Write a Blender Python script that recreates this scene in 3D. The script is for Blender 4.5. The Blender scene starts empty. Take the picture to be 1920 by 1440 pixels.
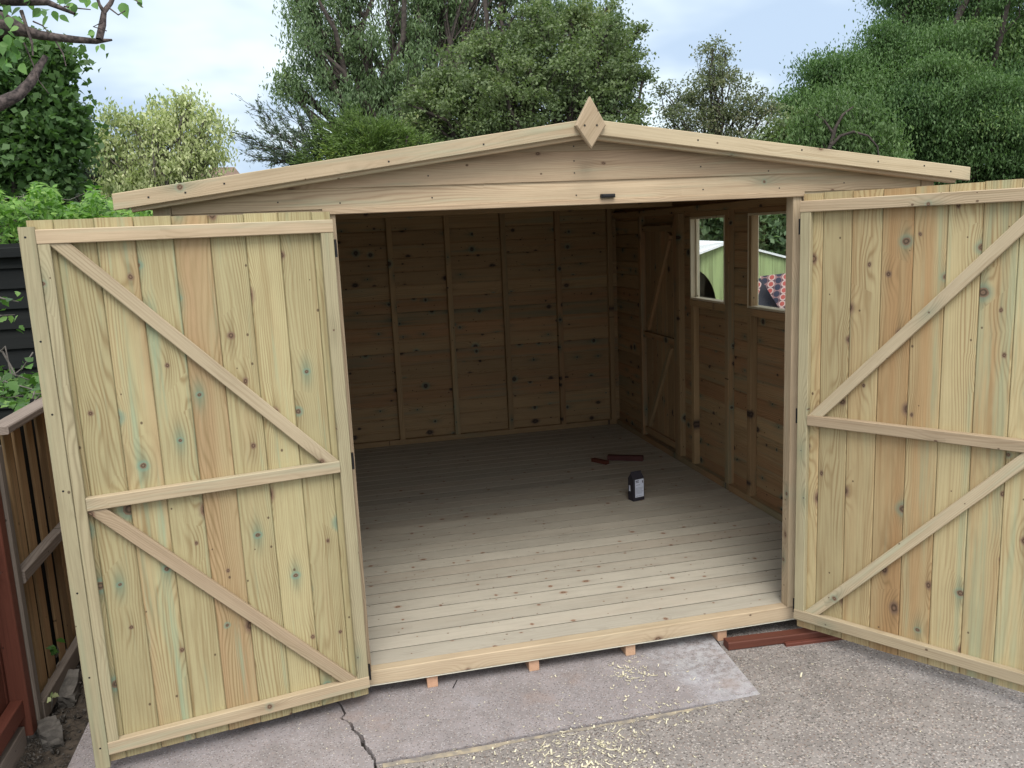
import bpy, math, random
import numpy as np
from mathutils import Vector, Matrix
R=math.radians
sc=bpy.context.scene
# ------------------------------------------------------------ camera
F=1578.0; CAM=np.array([-0.0869,-3.2259,1.7251]); YAW,PIT,ROL=0.22094,0.17694,-0.04486
def basis():
    cy,sy,cp,sp=math.cos(YAW),math.sin(YAW),math.cos(PIT),math.sin(PIT)
    fw=np.array([sy*cp,cy*cp,-sp]); rt=np.array([cy,-sy,0.]); up=np.cross(rt,fw)
    cr,sr=math.cos(ROL),math.sin(ROL)
    return cr*rt+sr*up,-sr*rt+cr*up,fw
RT,UP,FW=basis()
def at(u,v,L):            # point at depth L metres along the view through a photo pixel
    return CAM+(FW+RT*(u-960)/F+UP*(720-v)/F)*L
def onz(u,v,z):
    D=FW+RT*(u-960)/F+UP*(720-v)/F
    return CAM+D*((z-CAM[2])/D[2])
cam=bpy.data.objects.new('camera',bpy.data.cameras.new('camera')); sc.collection.objects.link(cam)
m=Matrix.Identity(4)
for i in range(3): m[i][0]=RT[i]; m[i][1]=UP[i]; m[i][2]=-FW[i]; m[i][3]=CAM[i]
cam.matrix_world=m; cam.data.sensor_width=36; cam.data.lens=F/1920*36; cam.data.clip_start=.05; cam.data.clip_end=500
sc.camera=cam
# ------------------------------------------------------------ world, sun, exposure
sc.view_settings.view_transform='Standard'; sc.view_settings.look='None'; sc.view_settings.exposure=1.1; sc.view_settings.gamma=1
SUN_EL,SUN_AZ=R(54),R(184)     # direction towards the sun, azimuth clockwise from +y
w=bpy.data.worlds.new('World'); sc.world=w; w.use_nodes=True
nt=w.node_tree; nt.nodes.clear()
class NB:
    def __init__(s,t): s.t=t
    def n(s,k,**kw):
        o=s.t.nodes.new(k)
        for a,b in kw.items(): setattr(o,a,b)
        return o
    def l(s,a,b): s.t.links.new(a,b)
    def put(s,sock,v):
        if hasattr(v,'is_linked') or isinstance(v,bpy.types.NodeSocket): s.l(v,sock)
        else: sock.default_value=v
    def m(s,op,a,b=0.,c=None,clamp=False):
        o=s.n('ShaderNodeMath',operation=op,use_clamp=clamp); s.put(o.inputs[0],a); s.put(o.inputs[1],b)
        if c is not None: s.put(o.inputs[2],c)
        return o.outputs[0]
    def ss(s,x,a,b):       # smoothstep map a..b -> 0..1
        o=s.n('ShaderNodeMapRange',interpolation_type='SMOOTHSTEP'); s.put(o.inputs[0],x); s.put(o.inputs[1],a); s.put(o.inputs[2],b); return o.outputs[0]
    def mix(s,f,a,b,mode='MIX'):
        o=s.n('ShaderNodeMix',data_type='RGBA',blend_type=mode); s.put(o.inputs[0],f)
        for k,v in ((6,a),(7,b)):
            if isinstance(v,tuple) and len(v)==3: v=v+(1,)
            s.put(o.inputs[k],v)
        return o.outputs[2]
    def xyz(s,x,y,z=0.):
        o=s.n('ShaderNodeCombineXYZ'); s.put(o.inputs[0],x); s.put(o.inputs[1],y); s.put(o.inputs[2],z); return o.outputs[0]
    def sep(s,v):
        o=s.n('ShaderNodeSeparateXYZ'); s.l(v,o.inputs[0]); return o.outputs
    def noise(s,v,scale=1,detail=2,rough=.5,col=False):
        o=s.n('ShaderNodeTexNoise'); 
        if v is not None: s.l(v,o.inputs['Vector'])
        o.inputs['Scale'].default_value=scale; o.inputs['Detail'].default_value=detail; o.inputs['Roughness'].default_value=rough
        return o.outputs['Color' if col else 'Fac']
    def vor(s,v,scale=1,dim='3D',feat='F1',rnd=1):
        o=s.n('ShaderNodeTexVoronoi',voronoi_dimensions=dim,feature=feat); s.l(v,o.inputs['Vector']); o.inputs['Scale'].default_value=scale; o.inputs['Randomness'].default_value=rnd
        return o
b=NB(nt)
sky=b.n('ShaderNodeTexSky',sky_type='NISHITA'); sky.sun_disc=False; sky.sun_elevation=SUN_EL; sky.sun_rotation=SUN_AZ; sky.altitude=50; sky.air_density=1.2; sky.dust_density=2.5
tc=b.n('ShaderNodeTexCoord')
x,y,z=b.sep(tc.outputs['Generated'])
zz=b.m('ADD',b.m('MAXIMUM',z,0.),.22)
cv=b.xyz(b.m('DIVIDE',x,zz),b.m('DIVIDE',y,zz),0.)
n1=b.noise(cv,.8,3,.45); n2=b.noise(cv,2.6,3,.55)
cl=b.ss(b.m('ADD',b.m('MULTIPLY',n1,.75),b.m('MULTIPLY',n2,.3)),.43,.60)
ccol=b.mix(cl,(4.3,5.4,6.9),(7.3,8.2,8.7))
hi=b.ss(z,.42,.9)
ccol=b.mix(hi,ccol,(15.,15.2,15.2))
# the brighter part of the cloud cover lies round the hidden sun
sd=(math.cos(SUN_EL)*math.sin(SUN_AZ),math.cos(SUN_EL)*math.cos(SUN_AZ),math.sin(SUN_EL))
dp=b.n('ShaderNodeVectorMath',operation='DOT_PRODUCT'); b.l(tc.outputs['Generated'],dp.inputs[0]); dp.inputs[1].default_value=sd
ccol=b.mix(b.m('MULTIPLY',b.ss(dp.outputs['Value'],.2,1.),.5),ccol,(17.,16.4,15.2))
fin=b.mix(.88,sky.outputs[0],ccol)
bg=b.n('ShaderNodeBackground'); bg.inputs[1].default_value=0.068; b.l(fin,bg.inputs[0])
wo=b.n('ShaderNodeOutputWorld'); b.l(bg.outputs[0],wo.inputs[0])
sl=bpy.data.lights.new('sun','SUN'); sl.energy=1.25; sl.angle=R(30); sl.color=(1,.95,.87)
so=bpy.data.objects.new('sun',sl); sc.collection.objects.link(so); so.location=(-2,-6,8)
so.rotation_euler=Vector(sd).to_track_quat('Z','Y').to_euler()

# ------------------------------------------------------------ materials
def newmat(name):
    mt=bpy.data.materials.new(name); mt.use_nodes=True; t=mt.node_tree; t.nodes.clear()
    b=NB(t); p=b.n('ShaderNodeBsdfPrincipled'); o=b.n('ShaderNodeOutputMaterial'); b.l(p.outputs[0],o.inputs[0])
    p.inputs['Roughness'].default_value=.7
    return mt,b,p,o
def bump(b,p,h,st,dist=.002):
    o=b.n('ShaderNodeBump'); o.inputs['Strength'].default_value=st; o.inputs['Distance'].default_value=dist
    b.l(h,o.inputs['Height']); b.l(o.outputs[0],p.inputs['Normal'])
def wood(name,light,dark,alt,green=.5,knot=(.085,.05,.03),ring=.55,gcol=(.28,.38,.28),kd=5.,keep=.42,val=(.82,1.12),period=.0095,rough=.72,ksize=1.,amp=.12,pins=.55,smear=.5,streak=.45):
    mt,b,p,o=newmat(name)
    a=b.n('ShaderNodeAttribute',attribute_name='wc'); t=b.n('ShaderNodeAttribute',attribute_name='tone'); tone=t.outputs['Fac']
    x,y,z=b.sep(a.outputs['Vector'])
    M_=lambda a_,c_: b.m('MULTIPLY',a_,c_)
    rnd=lambda k: b.m('FRACT',M_(tone,k))
    yz=b.m('ADD',y,M_(z,.9))
    low=b.noise(b.xyz(M_(x,.75),M_(y,7.),M_(z,7.)),1,2,.4)
    wob=b.noise(b.xyz(M_(x,5.),M_(y,14.),M_(z,9.)),1,2,.5)
    def knots(scale,keep_):
        v=b.vor(b.xyz(x,y,0.),scale,'2D',rnd=.95); kc=b.sep(v.outputs['Color']); px,py,_=b.sep(v.outputs['Position'])
        return b.m('SUBTRACT',x,px),b.m('SUBTRACT',y,py),kc,b.m('GREATER_THAN',kc[0],keep_)
    dx,dy,kc,has=knots(kd,keep)
    g2=lambda u,a1,v,a2: b.m('EXPONENT',b.m('ADD',M_(M_(u,u),-1/(a1*a1)),M_(M_(v,v),-1/(a2*a2))))
    e=M_(has,g2(dx,.075,dy,.040))
    sz=b.m('ADD',.25,M_(kc[1],.75))
    f=b.m('ADD',yz,b.m('ADD',M_(low,amp),M_(wob,.009)))
    f=b.m('ADD',f,M_(M_(e,sz),.040))
    s=b.m('SINE',M_(f,2*math.pi/period))
    rg=b.m('POWER',b.m('ADD',M_(s,.5),.5),2.2)
    fade=b.ss(b.noise(b.xyz(M_(x,.9),M_(y,11.),z),1,1,.5),.35,.7)
    rg=M_(rg,b.m('ADD',.2,M_(b.m('MAXIMUM',fade,e),.8)))
    fib=b.noise(b.xyz(M_(x,6.),M_(y,300.),M_(z,300.)),1,3,.6)
    strk=b.noise(b.xyz(M_(x,1.6),M_(y,60.),M_(z,60.)),1,3,.6)
    alts=b.ss(b.m('ADD',M_(b.noise(b.xyz(M_(x,.8),M_(y,16.),0.),1,2,.5),.75),M_(rnd(5.13),.5)),.5,.95)
    c=b.mix(alts,light,alt)
    c=b.mix(M_(rg,ring),c,dark)
    c=b.mix(M_(b.ss(fib,.45,.8),.35),c,dark)
    c=b.mix(M_(b.ss(strk,.48,.72),streak),c,dark)
    if green>0:
        g=b.noise(b.xyz(M_(x,1.3),M_(y,24.),M_(z,3.)),1,3,.6)
        gm=M_(b.ss(b.m('ADD',g,M_(b.m('POWER',rnd(7.31),2.5),.20)),.58,.80),green)
        c=b.mix(gm,c,gcol)
        ge=M_(M_(M_(has,g2(dx,.05,dy,.02)),b.m('GREATER_THAN',kc[2],.6)),green*1.1)
        c=b.mix(ge,c,tuple(k*.8 for k in gcol))
    # dirty smear running along the grain from a knot
    sm=M_(M_(has,g2(dx,.06,dy,.011)),b.m('ADD',.1,M_(kc[1],smear*.75)))
    c=b.mix(sm,c,tuple(k*.55 for k in dark))
    rk=M_(b.m('ADD',.0040,M_(M_(kc[1],kc[1]),.0115)),ksize)
    el=b.m('ADD',.65,M_(kc[2],.6))
    qx=M_(dx,el); q=b.m('SQRT',b.m('ADD',M_(qx,qx),M_(dy,dy)))
    q=b.m('DIVIDE',b.m('ADD',q,M_(b.m('SUBTRACT',b.noise(b.xyz(M_(x,60.),M_(y,60.),z),1,2,.6),.5),.008)),rk)
    halo=M_(has,b.ss(q,1.7,1.)); core=M_(has,b.ss(q,1.04,.9))
    c=b.mix(M_(halo,.5),c,tuple(k*1.9+.03 for k in knot))
    if green>0: c=b.mix(M_(M_(M_(has,b.m('GREATER_THAN',kc[2],.55)),b.ss(q,2.4,1.3)),green*.8),c,(.17,.29,.22))
    kr=b.m('ADD',.55,M_(b.m('SINE',M_(q,9.)),.45))
    c=b.mix(M_(core,.92),c,b.mix(kr,tuple(k*.6 for k in knot),tuple(k*2.2+.02 for k in knot)))
    # pin knots
    ex_,ey_,pc_,ph_=knots(kd*1.9,pins); qq=b.m('SQRT',b.m('ADD',M_(ex_,ex_),M_(M_(ey_,ey_),1.6)))
    pk=M_(ph_,b.ss(b.m('DIVIDE',qq,b.m('ADD',.0022,M_(pc_[1],.0032))),1.5,.7))
    c=b.mix(M_(pk,.85),c,knot)
    bv=b.m('ADD',val[0],M_(rnd(3.77),val[1]-val[0]))
    dirt=b.m('ADD',.84,M_(b.noise(b.xyz(M_(x,2.),M_(y,4.),z),1.6,5,.65),.32))
    bv=M_(bv,dirt)
    vm=b.n('ShaderNodeVectorMath',operation='SCALE'); b.l(c,vm.inputs[0]); b.l(bv,vm.inputs[3])
    b.l(vm.outputs[0],p.inputs['Base Color']); p.inputs['Roughness'].default_value=rough; p.inputs['Specular IOR Level'].default_value=.3
    bump(b,p,b.m('ADD',M_(rg,-.35),b.m('ADD',M_(fib,.8),M_(core,-.5))),.4,.0015)
    return mt
M={}
M['door']=wood('pressure_treated_door_boards',(.43,.38,.215),(.24,.165,.075),(.42,.295,.165),green=.72,ring=.72,keep=.18,kd=4.6,val=(.80,1.08),period=.0115,amp=.20,gcol=(.28,.37,.25),ksize=1.55,pins=.82,smear=.8)
M['door_warm']=wood('warm_treated_door_boards',(.47,.395,.225),(.26,.165,.075),(.42,.265,.13),green=.45,ring=.72,keep=.15,kd=4.4,val=(.80,1.08),period=.0115,amp=.20,gcol=(.29,.37,.25),ksize=1.5,pins=.82,smear=.6)
M['frame']=wood('planed_treated_batten',(.44,.365,.25),(.25,.185,.11),(.41,.315,.215),green=.3,ring=.48,keep=.45,ksize=.8,kd=5.,pins=.75,amp=.16)
M['winframe_lit']=wood('window_frame_lit_tone',(.66,.58,.42),(.42,.34,.22),(.62,.52,.38),green=.1,ring=.35,keep=.8,pins=.9)  # paler than the other battens: outside light on the reveal put into the colour
M['stile']=wood('olive_treated_batten',(.41,.365,.235),(.24,.20,.12),(.39,.32,.21),green=.35,gcol=(.27,.33,.22),ring=.7,keep=.4,ksize=.8,kd=4.6,pins=.8,amp=.18)
M['sill']=wood('treated_sill_timber',(.47,.395,.275),(.29,.215,.135),(.46,.36,.25),green=.2,ring=.5,keep=.2,kd=3.8,ksize=1.,pins=.85,smear=.3,amp=.15)
M['clad']=wood('treated_shiplap_cladding',(.44,.345,.235),(.25,.17,.105),(.44,.31,.21),green=.3,ring=.6,keep=.2,kd=3.8,ksize=1.3,pins=.8,smear=.9,amp=.17)
M['floor']=wood('treated_floor_boards',(.47,.435,.365),(.29,.26,.21),(.44,.39,.32),green=.0,ring=.3,kd=6.5,keep=.3,knot=(.14,.08,.05),ksize=.75,val=(.84,1.05),pins=.72,smear=.1,streak=.2)
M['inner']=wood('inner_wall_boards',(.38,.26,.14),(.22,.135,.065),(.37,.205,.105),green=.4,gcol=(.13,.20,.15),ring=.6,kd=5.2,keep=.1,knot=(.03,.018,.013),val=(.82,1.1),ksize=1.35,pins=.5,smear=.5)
M['bearer']=wood('pinkish_bearer_timber',(.50,.33,.22),(.36,.21,.13),(.5,.3,.2),green=0,ring=.4,keep=.8)
M['redwood']=wood('red_brown_stained_timber',(.135,.042,.028),(.075,.024,.016),(.12,.04,.026),green=0,ring=.35,keep=.85,knot=(.04,.015,.01),val=(.8,1.1),rough=.6)
M['weath']=wood('weathered_brown_slats',(.30,.195,.10),(.13,.08,.04),(.33,.21,.11),green=.2,gcol=(.12,.13,.09),ring=.5,keep=.8,knot=(.03,.02,.015),val=(.55,1.2),rough=.9)
M['greywood']=wood('weathered_grey_rail',(.22,.185,.16),(.11,.085,.07),(.25,.2,.17),green=.2,gcol=(.14,.15,.12),ring=.6,keep=.8,knot=(.04,.03,.02),rough=.9)
M['blackwood']=wood('black_stained_boards',(.009,.011,.012),(.004,.005,.006),(.013,.015,.015),green=0,ring=.6,keep=.9,knot=(.004,.004,.004),rough=.95)
M['offcut']=wood('dark_stained_offcut',(.10,.035,.03),(.05,.02,.02),(.09,.03,.03),green=0,ring=.4,keep=.9)
def plain(name,col,rough=.6,metal=0.,nz=0.,sc_=30.,dk=None):
    mt,b,p,o=newmat(name); p.inputs['Roughness'].default_value=rough; p.inputs['Metallic'].default_value=metal
    if nz>0:
        t=b.n('ShaderNodeTexCoord'); n=b.noise(t.outputs['Object'],sc_,4,.6)
        c=b.mix(b.ss(n,.3,.72),dk or tuple(k*(1-nz) for k in col),tuple(min(1,k*(1+nz*.5)) for k in col)); b.l(c,p.inputs['Base Color'])
        bump(b,p,n,.3,.003)
    else: p.inputs['Base Color'].default_value=tuple(col)+(1,)
    return mt
M['black']=plain('black_metal',(.012,.012,.014),.45,.4)
M['screw']=plain('dark_screw',(.05,.045,.04),.4,.8)
M['carton']=plain('black_carton_card',(.022,.02,.03),.5)
M['paper']=plain('white_paper_label',(.62,.66,.78),.6)
M['ink']=plain('label_ink',(.05,.05,.10),.6)
M['inkl']=plain('faint_label_print',(.38,.41,.50),.6)
M['felt']=plain('green_grey_roof_felt',(.08,.085,.08),.95,0,.4,60)
M['whitetrim']=plain('white_painted_edge',(.75,.77,.8),.5)
mt,b,p,o=newmat('green_painted_boards'); t=b.n('ShaderNodeTexCoord'); X,Y,Z=b.sep(t.outputs['Object'])
gx=b.m('ADD',X,b.m('MULTIPLY',Y,-.25)); gr=b.m('GREATER_THAN',b.m('ABSOLUTE',b.m('SUBTRACT',b.m('FRACT',b.m('MULTIPLY',gx,9.)),.5)),.47)
st_=b.noise(b.xyz(b.m('MULTIPLY',gx,22.),b.m('MULTIPLY',Z,1.2),0.),1,4,.6)
c=b.mix(b.ss(st_,.42,.72),(.33,.42,.19),(.20,.24,.11)); c=b.mix(b.m('MULTIPLY',gr,.5),c,(.10,.13,.06)); b.l(c,p.inputs['Base Color']); M['playgreen']=mt
M['darkin']=plain('dark_inside',(.02,.03,.035),.8)
M['brick']=plain('rubble_concrete',(.12,.11,.10),.95,0,.6,14.)
M['soil']=plain('dark_soil',(.07,.055,.042),1.,0,.7,25.)
M['rooftile']=plain('brown_roof_tile',(.16,.11,.08),.9,0,.3,3.)
M['houseb']=plain('pale_house_wall',(.4,.33,.26),.9,0,.2,2.)
M['shav']=plain('pale_wood_shaving',(.62,.58,.44),.7,0,.15,30.)
M['ply']=plain('pale_membrane_edge',(.62,.6,.5),.7)
# glass pane
mt,b,p,o=newmat('window_glass'); t=mt.node_tree; t.nodes.remove(p)
tr=b.n('ShaderNodeBsdfTransparent'); tr.inputs[0].default_value=(.93,.96,.96,1); gl=b.n('ShaderNodeBsdfGlossy'); gl.inputs['Roughness'].default_value=.02
lw=b.n('ShaderNodeLayerWeight'); lw.inputs[0].default_value=.5; mx=b.n('ShaderNodeMixShader'); b.l(b.m('MULTIPLY_ADD',b.m('POWER',lw.outputs['Facing'],4.),.5,.03),mx.inputs[0]); b.l(tr.outputs[0],mx.inputs[1]); b.l(gl.outputs[0],mx.inputs[2]); b.l(mx.outputs[0],o.inputs[0])
M['glass']=mt
def groundmat(name,base,alt,speck,light,sc1,speckscale,speckamt,white=0.,pink=.5,rough=.9,bst=.5):
    mt,b,p,o=newmat(name); t=b.n('ShaderNodeTexCoord'); P=t.outputs['Object']
    c=b.mix(b.ss(b.noise(P,sc1,5,.6),.35,.68),base,alt)
    big=b.noise(P,2.3,4,.65)
    c=b.mix(b.m('MULTIPLY',b.ss(big,.52,.72),.45),c,tuple(k*.62 for k in base))
    v=b.vor(P,speckscale); kc=b.sep(v.outputs['Color']); dd=v.outputs['Distance']
    msk=b.m('MULTIPLY',b.ss(dd,.62,.40),1.)
    dark=b.m('MULTIPLY',b.m('GREATER_THAN',kc[0],1-speckamt),msk)
    lite=b.m('MULTIPLY',b.m('LESS_THAN',kc[0],speckamt*.8),msk)
    c=b.mix(b.m('MULTIPLY',dark,.85),c,speck); c=b.mix(b.m('MULTIPLY',lite,.8),c,light)
    c=b.mix(b.m('MULTIPLY',b.m('GREATER_THAN',kc[1],.8),b.m('MULTIPLY',msk,pink)),c,(.42,.27,.20))
    fine=b.noise(P,speckscale*1.6,3,.7)
    c=b.mix(b.m('MULTIPLY',b.ss(fine,.5,.75),.5),c,tuple(k*.45 for k in base))
    if white>0:
        X,Y,Z=b.sep(P)
        wn=b.noise(P,5.,4,.7)
        wx=b.m('MULTIPLY',b.ss(b.m('ADD',X,b.m('MULTIPLY',b.m('SUBTRACT',wn,.5),.5)),1.15,1.42),b.ss(b.noise(P,26.,4,.75),.36,.62))
        c=b.mix(b.m('MULTIPLY',wx,white),c,(.50,.52,.56))
        w2=b.m('MULTIPLY',b.ss(b.noise(P,3.1,3,.6),.55,.7),.5)
        c=b.mix(b.m('MULTIPLY',w2,white),c,(.44,.44,.50))
        w3=b.m('MULTIPLY',b.ss(b.noise(P,1.9,4,.6),.56,.68),.55)
        c=b.mix(w3,c,(.27,.20,.17))
    b.l(c,p.inputs['Base Color']); p.inputs['Roughness'].default_value=rough; p.inputs['Specular IOR Level'].default_value=.25
    h=b.m('ADD',b.m('MULTIPLY',msk,.6),b.m('MULTIPLY',fine,.7)); bump(b,p,h,bst,.004)
    return mt
M['slab']=groundmat('worn_concrete',(.24,.22,.225),(.295,.27,.28),(.10,.09,.09),(.42,.41,.42),9.,190.,.14,white=.5,pink=.2,bst=.3)
M['drive']=groundmat('exposed_aggregate_concrete',(.215,.198,.19),(.265,.245,.235),(.085,.075,.072),(.44,.41,.39),7.,135.,.26,pink=.22,bst=.6)
M['sand']=plain('sandy_mortar_streak',(.33,.28,.20),.95,0,.4,22.,(.19,.175,.165))
M['dark']=plain('joint_dirt_and_gap_shade',(.035,.03,.027),1.,0,.4,40.)  # dirt in the slab joints; below the shed floor it is painted gap shade
# lawn / garden ground
mt,b,p,o=newmat('garden_ground'); t=b.n('ShaderNodeTexCoord'); c=b.mix(b.ss(b.noise(t.outputs['Object'],1.5,5,.6),.4,.65),(.05,.075,.03),(.09,.085,.05)); b.l(c,p.inputs['Base Color']); M['garden']=mt
def leafmat(name,a,b_,c_,trans=.35,rough=.55):
    mt,b,p,o=newmat(name); t=b.n('ShaderNodeAttribute',attribute_name='tone'); f=t.outputs['Fac']
    c=b.mix(b.ss(f,0.,.6),a,b_); c=b.mix(b.ss(f,.72,1.),c,c_)
    b.l(c,p.inputs['Base Color']); p.inputs['Roughness'].default_value=rough; p.inputs['Specular IOR Level'].default_value=.35
    tl=b.n('ShaderNodeBsdfTranslucent'); b.l(b.mix(1.,c,(1.,1.15,.6),'MULTIPLY'),tl.inputs[0])
    mx=b.n('ShaderNodeMixShader'); mx.inputs[0].default_value=trans; b.l(p.outputs[0],mx.inputs[1]); b.l(tl.outputs[0],mx.inputs[2]); b.l(mx.outputs[0],o.inputs[0])
    return mt
M['l_ash']=leafmat('ash_leaves',(.08,.135,.07),(.155,.23,.115),(.27,.36,.17))
M['l_apple']=leafmat('hedge_tree_leaves',(.08,.12,.06),(.155,.21,.095),(.28,.31,.14))
M['l_big']=leafmat('robinia_leaves',(.045,.10,.04),(.11,.195,.07),(.25,.35,.13))
M['l_dark']=leafmat('maple_leaves',(.04,.09,.03),(.08,.155,.05),(.16,.25,.08))
M['l_grey']=leafmat('grey_green_leaves',(.05,.08,.06),(.08,.115,.09),(.12,.16,.10))
M['l_acer']=leafmat('variegated_leaves',(.22,.30,.13),(.50,.55,.30),(.75,.74,.50))
M['l_conif']=leafmat('conifer_sprays',(.03,.06,.02),(.10,.165,.035),(.27,.36,.06),.25)
M['l_coniff']=leafmat('grey_conifer_sprays',(.04,.065,.045),(.08,.12,.08),(.14,.19,.10),.25)
M['l_bright']=leafmat('laurel_leaves',(.06,.15,.025),(.14,.29,.05),(.26,.42,.10),.4,.4)
M['l_ivy']=leafmat('ivy_leaves',(.04,.10,.025),(.10,.22,.05),(.22,.38,.10),.35,.4)
M['l_pale']=leafmat('arching_tree_leaves',(.07,.13,.05),(.12,.20,.075),(.18,.27,.10))
M['l_small']=leafmat('thorn_tree_leaves',(.10,.13,.09),(.17,.20,.12),(.28,.26,.17))
M['l_lime']=leafmat('near_branch_leaves',(.07,.16,.05),(.13,.27,.08),(.24,.42,.14),.45)
M['bark']=plain('dark_bark',(.05,.04,.035),.95,0,.5,14.)
M['barkn']=plain('gnarled_purple_grey_bark',(.10,.078,.075),.95,0,.6,55.,(.018,.014,.015))
M['barkg']=plain('grey_bark',(.16,.145,.13),.95,0,.4,14.)

# ------------------------------------------------------------ mesh helpers
rng=random.Random(7)
ORG=np.zeros(3)
COL=sc.collection
def tag(o,label=None,cat=None,group=None,kind=None):
    for k,v in (('label',label),('category',cat),('group',group),('kind',kind)):
        if v: o[k]=v
    return o
def thing(name,label,cat,loc,group=None):
    global ORG
    o=bpy.data.objects.new(name,None); COL.objects.link(o); o.location=[float(v) for v in loc]; o.empty_display_size=.1
    ORG=np.array([float(v) for v in loc]); return tag(o,label,cat,group)
def setorg(loc):
    global ORG; ORG=np.array([float(v) for v in loc])
def v3(*a): return np.array(a,float)
def nrm(a): a=np.asarray(a,float); return a/np.linalg.norm(a)
class Wd:
    """collects boards; every board carries its own grain coordinates"""
    def __init__(s): s.V=[];s.F=[];s.W=[];s.T=[]
    def off(s): return v3(rng.uniform(0,60),rng.uniform(0,60),rng.uniform(0,60)),rng.random()
    def poly(s,P,W,o=None,t=None):
        if o is None: o,t=s.off()
        i=len(s.V); s.V+=[v3(*p) for p in P]; s.W+=[v3(*w_)+o for w_ in W]; s.T+=[t]*len(P); s.F.append(tuple(range(i,i+len(P))))
    def ext(s,prof,p0,p1,U,Vv,shear0=(0,0),shear1=(0,0)):
        """extrude a profile (u,v) from p0 to p1; shear = end offset along length per unit (u,v)"""
        p0=v3(*p0);p1=v3(*p1);L=np.linalg.norm(p1-p0);X=(p1-p0)/L;U=v3(*U);Vv=v3(*Vv);o,t=s.off();i=len(s.V);n=len(prof)
        for e,(p,sh,xx) in enumerate(((p0,shear0,0.),(p1,shear1,L))):
            for (u,v) in prof:
                dl=sh[0]*u+sh[1]*v
                s.V.append(p+U*u+Vv*v+X*dl); s.W.append(v3(xx+dl,u,v)+o); s.T.append(t)
        for k in range(n): k2=(k+1)%n; s.F.append((i+k,i+k2,i+n+k2,i+n+k))
        s.F.append(tuple(i+n-1-k for k in range(n))); s.F.append(tuple(i+n+k for k in range(n)))
    def bar(s,p0,p1,w,t,U,ch=.002,**k):
        """chamfered bar centred on p0-p1, width w along U, thickness t along the third axis"""
        X=nrm(v3(*p1)-v3(*p0)); U=v3(*U); U=nrm(U-X*(U@X)); Vv=np.cross(X,U); a,c=w/2,t/2; h=min(ch,a*.4,c*.4)
        s.ext([(-a+h,-c),(a-h,-c),(a,-c+h),(a,c-h),(a-h,c),(-a+h,c),(-a,c-h),(-a,-c+h)],p0,p1,U,Vv,**k)
    def box(s,lo,hi,axis=0,ch=.002):
        lo=v3(*lo);hi=v3(*hi);c=(lo+hi)/2;ua=(axis+1)%3;va=(axis+2)%3
        p0=c.copy();p1=c.copy();p0[axis]=lo[axis];p1[axis]=hi[axis];U=np.zeros(3);U[ua]=1
        if hi[va]-lo[va]>hi[ua]-lo[ua]: ua,va=va,ua; U=np.zeros(3);U[ua]=1
        s.bar(p0,p1,hi[ua]-lo[ua],hi[va]-lo[va],U,ch)
    def build(s,name,mat,parent=None,label=None):
        V=np.array(s.V)-ORG; me=bpy.data.meshes.new(name); me.from_pydata(V.tolist(),[],s.F)
        a=me.attributes.new('wc','FLOAT_VECTOR','POINT'); a.data.foreach_set('vector',np.array(s.W).astype(np.float32).ravel())
        a=me.attributes.new('tone','FLOAT','POINT'); a.data.foreach_set('value',np.array(s.T,np.float32))
        me.materials.append(mat); me.update()
        return link(name,me,parent,label)
def link(name,me,parent,label=None):
    o=bpy.data.objects.new(name,me); COL.objects.link(o)
    if parent: o.parent=parent
    else: o.location=ORG.tolist()
    if label: o['label']=label
    return o
def fast(name,V,Fc,mat,parent=None,tone=None,smooth=False,label=None,wc=None):
    """V (n,3), Fc (m,k) numpy"""
    V=np.asarray(V,np.float32)-ORG.astype(np.float32); me=bpy.data.meshes.new(name); m_,k=Fc.shape
    me.vertices.add(len(V)); me.vertices.foreach_set('co',V.ravel()); me.loops.add(m_*k); me.loops.foreach_set('vertex_index',Fc.astype(np.int32).ravel())
    me.polygons.add(m_); me.polygons.foreach_set('loop_start',np.arange(0,m_*k,k,dtype=np.int32)); me.polygons.foreach_set('loop_total',np.full(m_,k,np.int32))
    me.update(calc_edges=True)
    if smooth: me.polygons.foreach_set('use_smooth',np.ones(m_,bool))
    if tone is not None:
        a=me.attributes.new('tone','FLOAT','POINT'); a.data.foreach_set('value',np.asarray(tone,np.float32))
    me.materials.append(mat); me.validate()
    return link(name,me,parent,label)
class Tb:
    """tapered tubes"""
    def __init__(s): s.V=[];s.F=[];s.n=0
    def tube(s,pts,rad,k=6,jit=0.):
        pts=[v3(*p) for p in pts]; ref=v3(.31,.87,.39)
        for i,p in enumerate(pts):
            d=nrm(pts[min(i+1,len(pts)-1)]-pts[max(i-1,0)]); a=nrm(np.cross(d,ref)); c=np.cross(d,a)
            for j in range(k):
                th=2*math.pi*j/k; r=rad[i]*(1+jit*rng.uniform(-1,1)); s.V.append(p+(a*math.cos(th)+c*math.sin(th))*r)
        for i in range(len(pts)-1):
            for j in range(k):
                j2=(j+1)%k; s.F.append((s.n+i*k+j,s.n+i*k+j2,s.n+(i+1)*k+j2,s.n+(i+1)*k+j))
        s.n+=len(pts)*k
    def limb(s,a,b_,r0,r1,seg=5,wob=.06,k=6,droop=0.,jit=0.):
        a=v3(*a);b_=v3(*b_);L=np.linalg.norm(b_-a);P=[]
        for i in range(seg+1):
            t=i/seg; p=a+(b_-a)*t
            if 0<i<seg: p=p+np.array([rng.gauss(0,1) for _ in range(3)])*wob*L*.5
            p=p+v3(0,0,droop*L*math.sin(math.pi*t)); P.append(p)
        s.tube(P,[r0+(r1-r0)*(i/seg)**.8 for i in range(seg+1)],k,jit); return P
    def build(s,name,mat,parent): return fast(name,np.array(s.V),np.array(s.F),mat,parent,smooth=True)
nr=np.random.default_rng(11)
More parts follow.
